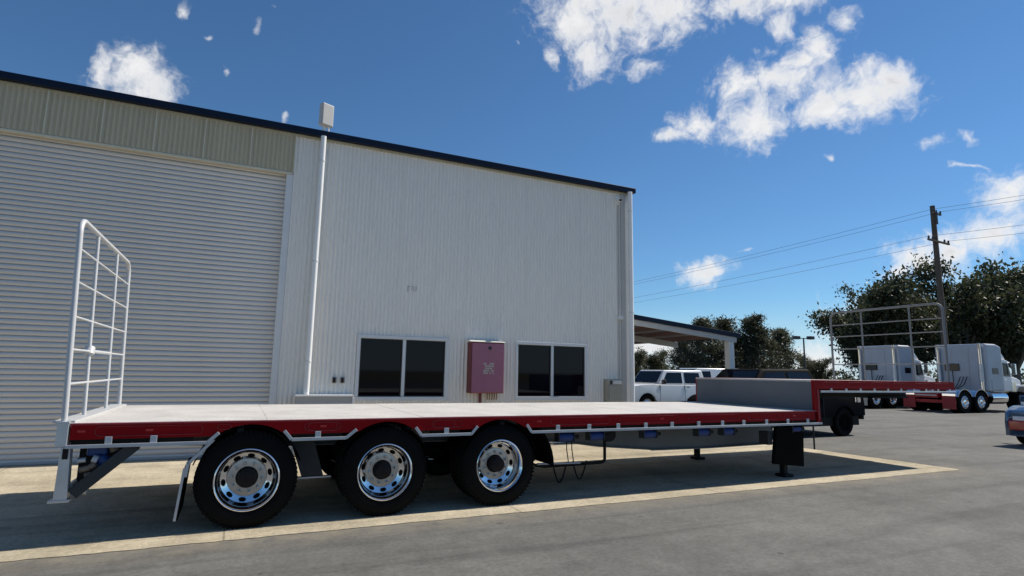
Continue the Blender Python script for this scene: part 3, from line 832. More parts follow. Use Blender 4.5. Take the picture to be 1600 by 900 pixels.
MB().box((-1.30, Y0 + .12, .42), (-1.26, Y1 - .12, .50)).build('underrun_bar', 'galv', tr, bevel=.006)
MB().prism([(-1.27, .46), (-1.20, .40), (-.80, .80), (-.80, .90), (-1.27, .90)], Y0 + .30, Y0 + .32).build('rear_gusset', 'under', tr)
MB().box((-1.19, Y0 + .14, .73), (-1.03, Y0 + .29, .86)).build('coupling_box', 'blueglad', tr, bevel=.02)
MB().tube([(-1.09, Y0 + .16, .71), (-1.0, Y0 + .16, .64)], .055, 14).build('coupling', 'blueglad', tr, smooth=40)
for p, q, r, mt in (((-1.13, Y0 + .10, .715), (-1.09, Y0 + .10, .70), .034, 'gate'), ((-1.24, Y0 + .1, .70), (-1.18, Y0 + .1, .705), .024, 'galv'), ((-1.22, Y0 + .1, .615), (-1.14, Y0 + .1, .635), .026, 'rust'),
                    ((-1.14, Y0 + .1, .64), (-1.10, Y0 + .1, .665), .028, 'rust'), ((-1.18, Y0 + .12, .565), (-1.13, Y0 + .12, .575), .026, 'rust'), ((-.99, Y0 + .12, .82), (-.97, Y0 + .12, .77), .032, 'rust'), ((-1.06, Y0 + .1, .62), (-1.02, Y0 + .1, .62), .014, 'galv')):
    MB().tube([p, q], r, 10).build('fitting', mt, tr, smooth=40)
for k in range(3): MB().tube([(-1.05 + .02 * k, Y0 + .17, .66), (-1.15, Y0 + .15, .56 - .03 * k), (-1.24, Y0 + .2, .62)], .012, 6).build('air_line', 'under', tr, smooth=60)
MB().tube([(-1.22, Y0 + .1, .45), (-1.14, Y0 + .1, .43)], .035, 10).build('fitting', 'galv', tr, smooth=40)


# gates: tube frames standing in the deck at the rear and on the raised front
def gate(name, X, ya, yb, zb_, zt, lean, posts, rungs, dirx, mt='gate', k=1.):
    g = bpy.data.objects.new(name, None); g.location = (X - base.x, ya - base.y, zb_); g.parent = tr; COL.objects.link(g)
    def P(y, z): return (X + lean * (z - zb_), y, z)
    r = .14
    top = [P(ya, zb_), P(ya, zt - r)] + [P(ya + r - r * math.cos(R(a)), zt - r + r * math.sin(R(a))) for a in (20, 45, 70, 90)]
    top += [P(yb - r, zt)] + [P(yb - r + r * math.sin(R(a)), zt - r + r * math.cos(R(a))) for a in (20, 45, 70, 90)] + [P(yb, zb_)]
    MB().tube(top, .024 * k, 12).build('top_hoop', mt, g, smooth=50)
    for y in posts: MB().tube([P(y, zb_), P(y, zt - .02)], .0175 * k, 10).build('post', mt, g, smooth=50)
    for z in rungs: MB().tube([P(ya + .02, z), P(yb - .02, z)], .0115 * k, 8).build('rung', mt, g, smooth=50)
    for y in [ya] + list(posts) + [yb]:
        MB().box((X - .05, y - .05, zb_ - .004), (X + .05, y + .05, zb_ + .012)).build('post_foot', mt, g)
    return g, P


g, P_ = gate('rear_gate', -1.36, Y0 + .03, Y1 - .03, 1.041, 2.90, -.036, (7.13, 8.17), (1.38, 1.69, 1.99, 2.31, 2.62), -1)
MB().tube([P_(7.13, 1.66), P_(7.16, 1.73)], .045, 10).build('gate_latch', 'gate', g, smooth=40)
MB().tube([P_(7.13, 1.69), P_(8.17, 1.69)], .019, 8).build('gate_bar', 'gate', g, smooth=40)
MB().box((-1.44, Y0 + .02, 1.0412), (-1.28, Y1 - .02, 1.058)).build('gate_sill', 'gate', g)

# step up to the gooseneck
MB().box((8.386, Y0 + .035, 1.0), (8.42, Y1 - .035, 1.512)).build('riser_panel', 'riser', tr, bevel=.004)
MB().box((8.375, Y0 + .03, 1.490), (8.44, Y1 - .03, 1.519)).build('riser_lip', 'trimgrey', tr, bevel=.004)
for y in (Y0, Y1 - .03):
    xa_ = 8.37 if y < 7 else 8.40
    s_ = MB().prism([(xa_, 1.036), (xa_, 1.522), (12.30, 1.522), (12.30, 1.375), (8.51, 1.375), (8.51, .856), (8.436, .856), (8.436, 1.036)], y - .004, y + .034)
    so = s_.build('neck_rail', 'red', tr, bevel=.004)
    MB().box((8.45, y - .012, .90), (8.49, y - .005, 1.36)).build('corner_bead', 'redlip', so)
    MB().bar((8.52, y - .018 if y < 7 else y + .05, 1.335), (12.3, y - .018 if y < 7 else y + .05, 1.335), .014, .030).build('rub_rail', 'rail', tr, bevel=.003)
    MB().box((8.43, y - .026, .822), (8.512, y + .03, .852)).build('corner_cap', 'rail', tr)
    for k in range(10):
        x = 8.8 + .37 * k
        MB().box((x - .022, y - .010, 1.345), (x + .022, y + .003, 1.39)).build('rail_bracket', 'rail', tr)
for k in range(6): slot(8.62 + .61 * k, 9.12 + .61 * k, 1.41, 1.49)
MB().box((8.43, Y0 + .035, 1.49), (12.28, Y1 - .035, 1.518)).build('neck_deck', 'deck', tr)
MB().box((12.28, Y0 + .03, 1.37), (12.31, Y1 - .03, 1.516)).build('front_beam', 'red', tr)
for y in (7.2, 8.25): MB().box((8.42, y, 1.20), (12.2, y + .12, 1.485)).build('neck_beam', 'under', tr, bevel=.01)
for y in (7.2, 8.25): MB().prism([(8.1, .46), (8.55, .86), (8.55, 1.48), (8.40, 1.48), (8.40, .9), (8.0, .9)], y + .005, y + .115).build('neck_gusset', 'under', tr)
cm = MB()
for k in range(7): cm.box((8.7 + .55 * k, Y0 + .05, 1.40), (8.76 + .55 * k, Y1 - .05, 1.489))
cm.build('cross_members', 'under', tr)
MB().box((11.0, 7.1, 1.19), (12.1, 8.4, 1.215)).build('skid_plate', 'under', tr)
MB().tube([(11.5, 7.75, 1.19), (11.5, 7.75, 1.08)], .05, 14).build('kingpin', 'chrome', tr, smooth=40)
gate('front_gate', 12.20, Y0 + .03, 8.74, 1.519, 3.03, 0, (7.02, 8.02), (1.86, 2.2, 2.48, 2.74), 1, 'gateshade', .95)

# landing legs, black guard in front of the near one, tie-down winches, hoses
for y in (6.64, 8.55):
    lg = MB().box((7.86, y - .07, .20), (8.0, y + .07, .98)).build('landing_leg', 'under', tr, bevel=.01)
    MB().box((7.89, y - .045, .05), (7.97, y + .045, .25)).build('inner_leg', 'under', lg, bevel=.006)
    MB().box((7.84, y - .10, .006), (8.04, y + .10, .05)).build('foot', 'under', lg, bevel=.015)
MB().box((7.5, 8.3, .30), (7.9, 8.36, .44)).build('leg_brace', 'under', tr)
MB().hexa([(7.53, Y0 + .10, .235), (8.20, Y0 + .10, .165), (8.20, Y0 + .16, .165), (7.53, Y0 + .16, .235), (7.56, Y0 + .05, .80), (8.17, Y0 + .05, .82), (8.17, Y0 + .11, .82), (7.56, Y0 + .11, .80)]).build('black_guard', 'grime', tr, bevel=.015)
MB().box((7.45, Y0 + .12, .52), (7.54, Y0 + .3, .72)).build('guard_bracket', 'chassis', tr, bevel=.008)
for x in (3.82, 4.28, 5.14, 6.10, 6.58, 8.02):
    w_ = MB().lathe([(0, -.10), (.050, -.10), (.056, -.07), (.056, .07), (.050, .10), (0, .10)], 16); bmesh.ops.rotate(w_.bm, verts=w_.bm.verts[:], matrix=Matrix.Rotation(R(90), 3, 'Z')); bmesh.ops.translate(w_.bm, verts=w_.bm.verts[:], vec=(x, Y0 + .10, .752))
    wo = w_.build('strap_winch', 'bluestrap', tr, smooth=40)
    for e in (-.115, .105): MB().box((x + e, Y0 + .04, .70), (x + e + .01, Y0 + .16, .88)).build('winch_bracket', 'chassis', wo)
    MB().tube([(x + .13, Y0 + .10, .752), (x + .20, Y0 + .10, .752)], .026, 10).build('ratchet', 'under', wo)
MB().lathe([(0, -.06), (.09, -.06), (.10, 0), (.09, .06), (0, .06)], 18, (4.56, Y0 + .22, .755)).build('air_tank_end', 'under', tr, smooth=40)
MB().tube([(4.70, Y0 + .5, .86), (4.70, Y0 + .5, .39), (4.685, Y0 + .5, .36), (4.65, Y0 + .5, .345), (3.75, Y0 + .5, .335), (3.60, Y0 + .5, .36)], .021, 10).build('hose_rail', 'under', tr, smooth=50)
MB().tube([(3.60, Y0 + .42, .385), (4.25, Y0 + .42, .37)], .014, 8).build('spreader_bar', 'rail', tr, smooth=50)
for x0, x1, dz in ((3.84, 4.06, .26), (4.15, 4.37, .235)):
    pts = [(x0 + (x1 - x0) * t / 12, Y0 + .45, .39 - dz * math.sin(math.pi * t / 12)) for t in range(13)]
    MB().tube(pts, .011, 8).build('hanging_hose', 'under', tr, smooth=60)
for x in (4.02, 4.10): MB().tube([(x, Y0 + .4, .80), (x + .02, Y0 + .42, .55), (x + .05, Y0 + .42, .37)], .007, 6).build('air_line', 'under', tr, smooth=60)
MB().tube([(8.74, Y0 + .32, .83), (8.74, Y0 + .32, .38)], .014, 8).build('hanging_rod', 'chassis', tr, smooth=40)
MB().tube([(8.3, Y0 + .32, .86), (8.74, Y0 + .32, .83)], .014, 8).build('rod_arm', 'chassis', tr, smooth=40)
MB().box((6.35, 7.9, .30), (6.95, 8.2, .42)).build('spare_carrier', 'under', tr, bevel=.02)


# ---------------------------------------------------------------- carport beside the warehouse
cp = empty('carport', (11.2, 13.2, 0), 'open skillion carport with navy edge and pale square column beside the warehouse', 'carport')


def cz(x): return 3.31 - .0895 * (x - 8.6)


b = MB(); n = 60
for i in range(n):
    xa, xb = 8.58 + 5.25 * i / n, 8.58 + 5.25 * (i + 1) / n
    b.hexa([(xa, 13.0, cz(xa) - .012 * (i % 2)), (xb, 13.0, cz(xb) - .012 * (i % 2)), (xb, 21, cz(xb) - .012 * (i % 2)), (xa, 21, cz(xa) - .012 * (i % 2)),
            (xa, 13.0, cz(xa) + .02), (xb, 13.0, cz(xb) + .02), (xb, 21, cz(xb) + .02), (xa, 21, cz(xa) + .02)])
b.build('roof_sheet', 'roofsheet', cp)
MB().bar((8.58, 12.955, cz(8.58) - .045), (13.86, 12.955, cz(13.86) - .045), .05, .13).build('fascia', 'navy', cp, bevel=.006)
MB().bar((13.86, 12.93, cz(13.86) - .05), (13.86, 21, cz(13.86) - .05), .05, .13).build('fascia', 'navy', cp, bevel=.006)
MB().bar((8.58, 13.02, cz(8.58) - .19), (13.75, 13.02, cz(13.75) - .19), .07, .15).build('front_beam', 'trimgrey', cp)
for k in range(5):
    x = 9.3 + 1.02 * k
    MB().bar((x, 13.08, cz(x) - .10), (x, 20.9, cz(x) - .10), .06, .15).build('purlin', 'redpurlin', cp)
for y in (15.6, 18.2, 20.8): MB().bar((8.6, y, cz(8.6) - .26), (13.7, y, cz(13.7) - .26), .09, .18).build('rafter', 'trimgrey', cp)
for y in (13.1, 20.8):
    MB().box((13.46, y - .09, .0), (13.66, y + .11, cz(13.6) - .1)).build('column', 'trim', cp, bevel=.01)

# ---------------------------------------------------------------- cars
def cyl_y(b, x, y0, y1, z, r, seg=24): b.lathe([(0, y0), (r * .96, y0), (r, y0 + .02), (r, y1 - .02), (r * .96, y1), (0, y1)], seg, (x, 0, z))


def car_wheel(root, x, y, r, side, rimmat='alloydisc'):
    """side -1: faces -y"""
    w = .22
    b = MB(); a = (y, y + w) if side < 0 else (y - w, y)
    b.lathe([(r * .62, a[0] + .02), (r * .70, a[0]), (r * .93, a[0]), (r, a[0] + .03), (r, a[1] - .03), (r * .93, a[1]), (r * .70, a[1]), (r * .62, a[1] - .02)], 28, (x, 0, r))
    t = b.build('wheel', 'tyre', root, smooth=40)
    f = a[0] if side < 0 else a[1]; s = 1 if side < 0 else -1
    MB().lathe([(r * .64, f + s * .025), (r * .60, f + s * .012), (r * .55, f + s * .03), (r * .46, f + s * .055), (r * .22, f + s * .035), (r * .17, f + s * .01), (0, f + s * .01)], 24, (x, 0, r)).build('rim', rimmat, t, smooth=40)


def make_car(name, label, cat, loc, heading, p):
    """local frame: x forward, y to the left, z up; body from side profiles"""
    root = empty(name, (0, 0, 0), label, cat)
    hw = p['w'] / 2
    arcs = p['axles']; rw = p['r']
    # lower body with wheel arches
    xs = []; n = 90; x0, x1 = p['low'][0][0], p['low'][-1][0]
    xs = [x0 + (x1 - x0) * i / n for i in range(n + 1)]
    def interp(tab, x):
        for (a, u), (c, v) in zip(tab, tab[1:]):
            if a <= x <= c: return u + (v - u) * (x - a) / max(c - a, 1e-6)
        return tab[-1][1]
    lo = []
    for x in xs:
        z = interp(p['low'], x)
        for a in arcs:
            dx = abs(x - a); ra = rw * 1.18
            if dx < ra: z = max(z, rw + math.sqrt(ra * ra - dx * dx))
        lo.append(z)
    hi = [max(interp(p['top'], x), l + .02) for x, l in zip(xs, lo)]
    b = MB(); rows = []
    for x, l, h in zip(xs, lo, hi):
        e = min(1., (x - x0) / .35 + .78, (x1 - x) / .35 + .78)
        rows.append([b.bm.verts.new(v) for v in ((x, -hw * e, l), (x, -hw * e * 1.0, l + (h - l) * .55), (x, -hw * e * .97, h - .05 * (h - l)), (x, -hw * e * .90, h), (x, hw * e * .90, h), (x, hw * e * .97, h - .05 * (h - l)), (x, hw * e, l + (h - l) * .55), (x, hw * e, l))])
    for A, B in zip(rows, rows[1:]):
        for k in range(8): b.bm.faces.new((A[k], B[k], B[(k + 1) % 8], A[(k + 1) % 8]))
    b.bm.faces.new(rows[0]); b.bm.faces.new(rows[-1][::-1])
    b.build('body', p['mat'], root, smooth=35)
    # inner dark floor so that arches read dark
    MB().box((x0 + .25, -hw + .10, .28), (x1 - .25, hw - .10, min(hi) - .08)).build('underbody', 'under', root)
    # cabin
    c = p['cab']     # [(x,z)...] front bottom, front top, rear top, rear bottom (x descending)
    tb = p.get('tumble', .14)
    def Y(z): return hw * .93 - tb * (z - c[0][1]) / (c[1][1] - c[0][1])
    b = MB(); A = [b.bm.verts.new((x, -Y(z), z)) for x, z in c]; B = [b.bm.verts.new((x, Y(z), z)) for x, z in c]
    b.bm.faces.new(A); b.bm.faces.new(B[::-1])
    for i in range(len(c)): b.bm.faces.new((A[i], B[i], B[(i + 1) % len(c)], A[(i + 1) % len(c)]))
    b.build('cabin', p['mat'], root, smooth=30, bevel=.05, seg=3)
    for w in p['win']:
        for s in (-1, 1):
            q = MB(); pts = [Vector((x, s * (Y(z) + .004), z)) for x, z in w]; off = Vector((0, s * .006, 0))
            vs = [q.bm.verts.new(v) for v in pts]; vt = [q.bm.verts.new(v + off) for v in pts]
            q.bm.faces.new(vs); q.bm.faces.new(vt[::-1])
            for i in range(len(vs)): q.bm.faces.new((vs[i], vt[i], vt[(i + 1) % len(vs)], vs[(i + 1) % len(vs)]))
            q.build('side_window', 'carglass', root)
    for x in p.get('gaps', ()):
        for s in (-1, 1): MB().box((x - .008, s * hw * .985 - .012, .52), (x + .008, s * hw * .985 + .016, c[0][1] - .03)).build('door_seam', 'blackplastic', root)
    def screen(a, d, nm, sx):
        q = MB(); (xa, za), (xb, zb2) = a, d
        f0, f1 = .10, .90
        P0 = (xa + (xb - xa) * f0, za + (zb2 - za) * f0); P1 = (xa + (xb - xa) * f1, za + (zb2 - za) * f1)
        ya, yb = Y(P0[1]) - .09, Y(P1[1]) - .07
        nrm = Vector((zb2 - za, 0, -(xb - xa))).normalized() * (1 if sx > 0 else -1)
        if nrm.x * sx < 0: nrm = -nrm
        o = nrm * .006; o2 = nrm * .012
        lowr = [Vector((P0[0], -ya, P0[1])), Vector((P0[0], ya, P0[1])), Vector((P1[0], yb, P1[1])), Vector((P1[0], -yb, P1[1]))]
        q.hexa([v + o for v in lowr] + [v + o2 for v in lowr]); q.build(nm, 'carglass', root)
    screen(c[0], c[1], 'windscreen', 1)
    screen(c[3], c[2], 'rear_window', -1)
    for a in arcs:
        for s in (-1, 1): car_wheel(root, a, s * (hw - .01), rw, s, p.get('rim', 'alloydisc'))
    zf = interp(p['top'], x1 - .05)
    for s in (-1, 1):
        MB().box((x1 - .10, s * hw * .62 - .14, zf - .26), (x1 + .012, s * hw * .62 + .14, zf - .10)).build('headlight', 'lampclear', root, bevel=.02)
        MB().box((x0 - .012, s * hw * .70 - .09, interp(p['top'], x0 + .05) - .36), (x0 + .1, s * hw * .70 + .09, interp(p['top'], x0 + .05) - .10)).build('tail_light', 'lampred', root, bevel=.015)
        mx_ = c[0][0] - .18
        MB().box((mx_ - .06, s * (hw + .12) - .10, c[0][1] + .02), (mx_ + .05, s * (hw + .12) + .10, c[0][1] + .19)).build('mirror', p.get('mir', 'blackplastic'), root, bevel=.03)
        MB().box((c[1][0] - 1.2, s * hw - .006, c[0][1] - .12), (c[1][0] - 1.05, s * hw + .022, c[0][1] - .09)).build('door_handle', 'blackplastic', root, bevel=.005)
    MB().box((x1 - .02, -hw * .86, .38), (x1 + .05, hw * .86, .62)).build('bumper', p.get('bump', 'blackplastic'), root, bevel=.03)
    MB().box((x0 - .05, -hw * .86, .42), (x0 + .02, hw * .86, .62)).build('bumper', p.get('bump', 'blackplastic'), root, bevel=.03)
    MB().box((x1 + .001, -hw * .42, zf - .28), (x1 + .02, hw * .42, zf - .10)).build('grille', 'blackplastic', root, bevel=.01)
    root.location = loc; root.rotation_euler = (0, 0, heading)
    return root


# white four-wheel drive under the carport, nose to the left
wu = make_car('four_wheel_drive', 'white four-wheel drive with black tray parked under the carport', 'four-wheel drive', (15.9, 19.35, 0), math.pi, dict(
    w=1.85, r=.39, axles=(-1.65, 1.25), mat='carwhite',
    low=[(-1.9, .55), (2.55, .50)], top=[(-1.9, 1.19), (.75, 1.19), (.9, 1.21), (2.35, 1.12), (2.55, 1.0)],
    cab=[(.72, 1.19), (.30, 1.76), (-1.72, 1.78), (-1.86, 1.19)], tumble=.10, gaps=(.62, -.65, -1.7), rim='alloydisc', mir='blackplastic',
    win=[[(.44, 1.235), (.16, 1.66), (-.58, 1.67), (-.58, 1.235)], [(-.72, 1.235), (-.72, 1.67), (-1.52, 1.67), (-1.56, 1.235)]]))
MB().box((-3.6, -.93, .62), (-1.93, .93, 1.12)).build('tray', 'blackplastic', wu, bevel=.03)
for s in (-1, 1):
    MB().box((.78, s * .94 - .05, .76), (1.72, s * .94 + .05, .84)).build('wheel_flare', 'carwhite', wu, bevel=.02)
MB().tube([(.72, -.90, 1.0), (.70, -.92, 1.3), (.34, -.86, 1.82), (.34, -.86, 1.9)], .045, 8).build('snorkel', 'blackplastic', wu, smooth=50)

# charcoal dual-cab behind the trailer, nose to the left
make_car('dual_cab_ute', 'charcoal dual-cab ute parked behind the step of the trailer', 'ute', (13.35, 11.45, 0), math.pi, dict(
    w=1.86, r=.37, axles=(-1.68, 1.42), mat='cardark',
    low=[(-2.65, .55), (2.3, .48)], top=[(-2.65, 1.10), (-.95, 1.12), (1.45, 1.12), (2.05, 1.04), (2.3, .86)],
    cab=[(1.75, 1.12), (1.10, 1.76), (-.72, 1.79), (-1.02, 1.12)], tumble=.2, gaps=(1.3, .27, -.85), rim='grime',
    win=[[(1.42, 1.17), (1.0, 1.66), (.32, 1.69), (.32, 1.17)], [(.22, 1.17), (.22, 1.69), (-.58, 1.69), (-.78, 1.17)]]))
# white van in the distance behind it
make_car('white_van', 'white van far back, seen between carport column and trailer step', 'van', (24.2, 25.6, 0), math.pi * .98, dict(
    w=1.9, r=.34, axles=(-1.5, 1.45), mat='carwhite',
    low=[(-2.3, .42), (2.3, .40)], top=[(-2.3, 1.2), (1.5, 1.2), (2.2, 1.05), (2.3, .8)],
    cab=[(1.6, 1.2), (.9, 1.98), (-2.2, 2.0), (-2.28, 1.2)], tumble=.12,
    win=[[(1.25, 1.26), (.8, 1.8), (.0, 1.82), (.0, 1.26)]]))
# red car cut off by the right edge, nose towards us
rc = make_car('blue_and_red_car', 'glossy blue and red car cut off by the right edge, nose towards us', 'car', (19.32, 7.0, 0), math.pi, dict(
    w=1.84, r=.34, axles=(-1.4, 1.3), mat='carblue',
    low=[(-2.15, .34), (2.1, .24)], top=[(-2.15, .98), (-1.0, 1.0), (.75, 1.0), (1.75, .96), (2.1, .80)],
    cab=[(.85, 1.0), (.15, 1.5), (-1.4, 1.5), (-2.0, 1.0)], tumble=.26, bump='carred', mir='carblue',
    win=[[(.55, 1.04), (.1, 1.4), (-.55, 1.42), (-.55, 1.04)], [(-.63, 1.04), (-.63, 1.42), (-1.3, 1.4), (-1.7, 1.04)]]))

MB().hexa([(1.72, -.9, .30), (2.165, -.80, .30), (2.165, .80, .30), (1.72, .9, .30), (1.70, -.94, .64), (2.15, -.86, .64), (2.15, .86, .64), (1.70, .94, .64)]).build('front_bumper', 'carred', rc, bevel=.04, seg=3)
MB().hexa([(1.75, -.84, .12), (2.12, -.72, .12), (2.12, .72, .12), (1.75, .84, .12), (1.72, -.9, .298), (2.18, -.81, .298), (2.18, .81, .298), (1.72, .9, .298)]).build('lower_lip', 'rail', rc, bevel=.03, seg=3)

# ---------------------------------------------------------------- prime movers
def truck_wheel(root, x, y, side):
    r = .52; b = MB(); a = (y, y + .56) if side < 0 else (y - .56, y)
    b.lathe([(r * .55, a[0] + .05), (r * .62, a[0]), (r * .93, a[0]), (r, a[0] + .04), (r, a[0] + .24), (r * .8, a[0] + .26), (r * .8, a[0] + .30), (r, a[0] + .32), (r, a[1] - .04), (r * .9, a[1]), (r * .55, a[1])], 28, (x, 0, r))
    t = b.build('wheel', 'tyre', root, smooth=40)
    f = a[0] if side < 0 else a[1]; s = 1 if side < 0 else -1
    MB().lathe([(r * .57, f + s * .01), (r * .53, f + s * .0), (r * .50, f + s * .05), (r * .46, f + s * .14), (r * .28, f + s * .15), (r * .22, f + s * .02), (0, f + s * .0)], 24, (x, 0, r)).build('rim', 'chrome', t, smooth=40)


def prime_mover(label, loc, heading, frame, tail, body='truckwhite'):
    t = empty('prime_mover', (0, 0, 0), label, 'truck', 'white prime movers parked across the yard')
    for s in (-1, 1):
        MB().box((-.9, s * .42 - .05, .72), (5.6, s * .42 + .05, .98)).build('chassis_rail', frame, t, bevel=.01)
        for x in (0, 1.32): truck_wheel(t, x, s * 1.22, s)
        truck_wheel(t, 5.05, s * 1.16, s)
        # bright half-round guards over the drive wheels
        for x in (0, 1.32):
            b = MB(); A = arc(x, .52, .60, 25, 155, 10, s * .62); B = arc(x, .52, .62, 25, 155, 10, s * .62)
            for i in range(10): b.hexa([A[i], A[i + 1], (A[i + 1][0], s * 1.24, A[i + 1][2]), (A[i][0], s * 1.24, A[i][2]), B[i], B[i + 1], (B[i + 1][0], s * 1.24, B[i + 1][2]), (B[i][0], s * 1.24, B[i][2])])
            b.build('mudguard', 'chrome', t, smooth=40)
        MB().box((-.78, s * .93 - .30, .18), (-.755, s * .93 + .30, .80)).build('mud_flap', tail, t)
        MB().box((-.77, s * .93 - .31, .80), (-.70, s * .93 + .31, .92)).build('flap_bar', 'chrome', t, bevel=.01)
        MB().tube([(2.3, s * .92, .72), (3.6, s * .92, .72)], .31, 22).build('fuel_tank', 'chrome', t, smooth=40)
        MB().box((2.5, s * .92 - .25, 1.02), (3.4, s * .92 + .25, 1.05)).build('tank_step', 'galv', t)
        st = MB().tube([(1.98, s * .98, 1.0), (1.98, s * .98, 3.1), (1.93, s * .98, 3.42)], .075, 14).build('exhaust_stack', 'chrome', t, smooth=40)
        MB().tube([(1.98, s * .98, 1.5), (1.98, s * .98, 2.4)], .10, 14).build('heat_shield', 'galv', st, smooth=40)
        MB().tube([(4.35, s * 1.05, 1.05), (4.35, s * 1.05, 1.55)], .17, 16).build('air_cleaner', 'chrome', t, smooth=40)
        MB().box((4.10, s * 1.32 - .10, 1.9), (4.18, s * 1.32 + .10, 2.45)).build('mirror', 'chrome', t, bevel=.02)
        MB().tube([(4.12, s * 1.05, 2.3), (4.14, s * 1.32, 2.3)], .015, 6).build('mirror_arm', 'blackplastic', t)
        MB().box((5.93, s * .85 - .14, 1.0), (6.02, s * .85 + .14, 1.2)).build('headlight', 'lampclear', t, bevel=.02)
        MB().prism([(4.5, 1.02), (4.75, 1.28), (5.35, 1.28), (5.62, .98), (5.75, .98), (5.55, 1.38), (4.6, 1.38), (4.35, 1.02)], s * .62 if s > 0 else -1.16, 1.16 if s > 0 else -.62).build('front_guard', body, t, bevel=.02)
    MB().box((-.95, -.55, .70), (-.90, .55, .98)).build('tail_panel', tail, t, bevel=.01)
    MB().box((-.965, -.5, .80), (-.951, .5, .84)).build('tail_stripe', 'lidpale', t)
    MB().box((-.70, -1.2, .45), (-.66, 1.2, .60)).build('rear_bar', tail, t, bevel=.01)
    for y in (-1.0, -.8, .8, 1.0): MB().box((-.72, y - .07, .47), (-.702, y + .07, .58)).build('tail_light', 'lampred', t)
    # turntable and deck plate behind the cab
    MB().lathe([(0, 0), (.45, 0), (.50, -.05), (.50, -.10), (0, -.10)], 24).build('fifth_wheel', 'grime', t, smooth=40)
    fw = [o for o in t.children if o.name.startswith('fifth_wheel')][-1]
    fw.rotation_euler = (R(90), 0, 0); fw.location = (.66, 0, 1.06)
    MB().box((.2, -.42, .981), (1.95, .42, 1.0)).build('frame_deck', 'grime', t)
    # sleeper and cab
    sl_ = MB(); sl_.prism([(2.10, 1.05), (3.45, 1.05), (3.45, 3.30), (3.0, 3.42), (2.10, 3.42)], -1.20, 1.20); sl_.build('sleeper', 'truckshade', t, bevel=.09, seg=3)
    for y in (-.4, .4): MB().box((2.088, y - .012, 1.3), (2.099, y + .012, 3.2)).build('rear_seam', 'trimgrey', t)
    MB().box((2.04, .05, 2.05), (2.095, .75, 2.42)).build('rear_window', 'carglass', t, bevel=.02)
    MB().tube([(2.0, .35, 1.2), (2.0, .35, 2.05)], .02, 6).build('hose_stand', 'blackplastic', t)
    for y in (-.3, -.15, 0.): MB().tube([(2.0, y, 1.75), (1.7, y, 1.35), (1.4, y * .5, 1.12)], .022, 6).build('air_hose', 'under', t, smooth=50)
    cb = MB().prism([(3.455, 1.05), (4.30, 1.05), (4.30, 1.92), (4.02, 2.62), (3.455, 2.72)], -1.13, 1.13); cb.build('cab', body, t, bevel=.05, seg=3)
    MB().prism([(3.30, 2.74), (4.05, 2.66), (3.30, 3.40)], -1.05, 1.05).build('roof_fairing', body, t, bevel=.05, seg=3)
    MB().hexa([(4.315, -.98, 1.98), (4.325, -.98, 1.98), (4.325, .98, 1.98), (4.315, .98, 1.98), (4.065, -.9, 2.56), (4.08, -.9, 2.56), (4.08, .9, 2.56), (4.065, .9, 2.56)]).build('windscreen', 'carglass', t)
    MB().hexa([(4.02, -1.05, 2.60), (4.38, -1.05, 2.50), (4.38, 1.05, 2.50), (4.02, 1.05, 2.60), (4.02, -1.05, 2.63), (4.38, -1.05, 2.53), (4.38, 1.05, 2.53), (4.02, 1.05, 2.63)]).build('sun_visor', 'chrome', t)
    for s in (-1, 1):
        MB().prism([(3.56, 1.80), (4.16, 1.80), (3.98, 2.46), (3.56, 2.50)], s * 1.131, s * 1.14).build('side_window', 'carglass', t)
        dr = MB().prism([(3.52, 1.12), (4.22, 1.12), (4.22, 1.74), (3.52, 1.74)], s * 1.131, s * 1.142).build('door', body, t)
        MB().box((3.56, s * 1.155 - .012, 1.62), (3.70, s * 1.155 + .012, 1.66)).build('handle', 'chrome', dr)
        MB().box((2.5, s * 1.208 - .007, 1.9), (3.0, s * 1.208 + .007, 2.2)).build('sleeper_window', 'carglass', t)
        MB().box((2.35, s * 1.208 - .006, 1.15), (3.1, s * 1.208 + .006, 1.6)).build('locker_door', 'truckshade', t)
    bn = MB().prism([(4.32, 1.0), (5.90, 1.0), (5.92, 1.62), (5.6, 1.74), (4.32, 1.94)], -.72, .72); bn.build('bonnet', body, t, bevel=.08, seg=3)
    MB().box((5.92, -.5, 1.02), (5.97, .5, 1.60)).build('grille', 'chrome', t, bevel=.02)
    MB().box((5.75, -1.2, .45), (6.05, 1.2, .80)).build('bumper', 'chrome', t, bevel=.04)
    t.location = loc; t.rotation_euler = (0, 0, heading)
    return t


t1 = prime_mover('white prime mover with sleeper cab, left one of the two across the yard', (30.5, 20.7, 0), R(-2), 'under', 'sticker')
t2 = prime_mover('white prime mover with red chassis and tail, right one of the two across the yard', (31.8, 17.25, 0), R(-2), 'red', 'redlip')
MB().box((3.54, -1.152, 1.22), (3.92, -1.1425, 1.58)).build('door_sign', 'hubred', t2)
MB().box((3.62, -1.156, 1.36), (3.84, -1.1525, 1.44)).build('sign_band', 'lidpale', t2)

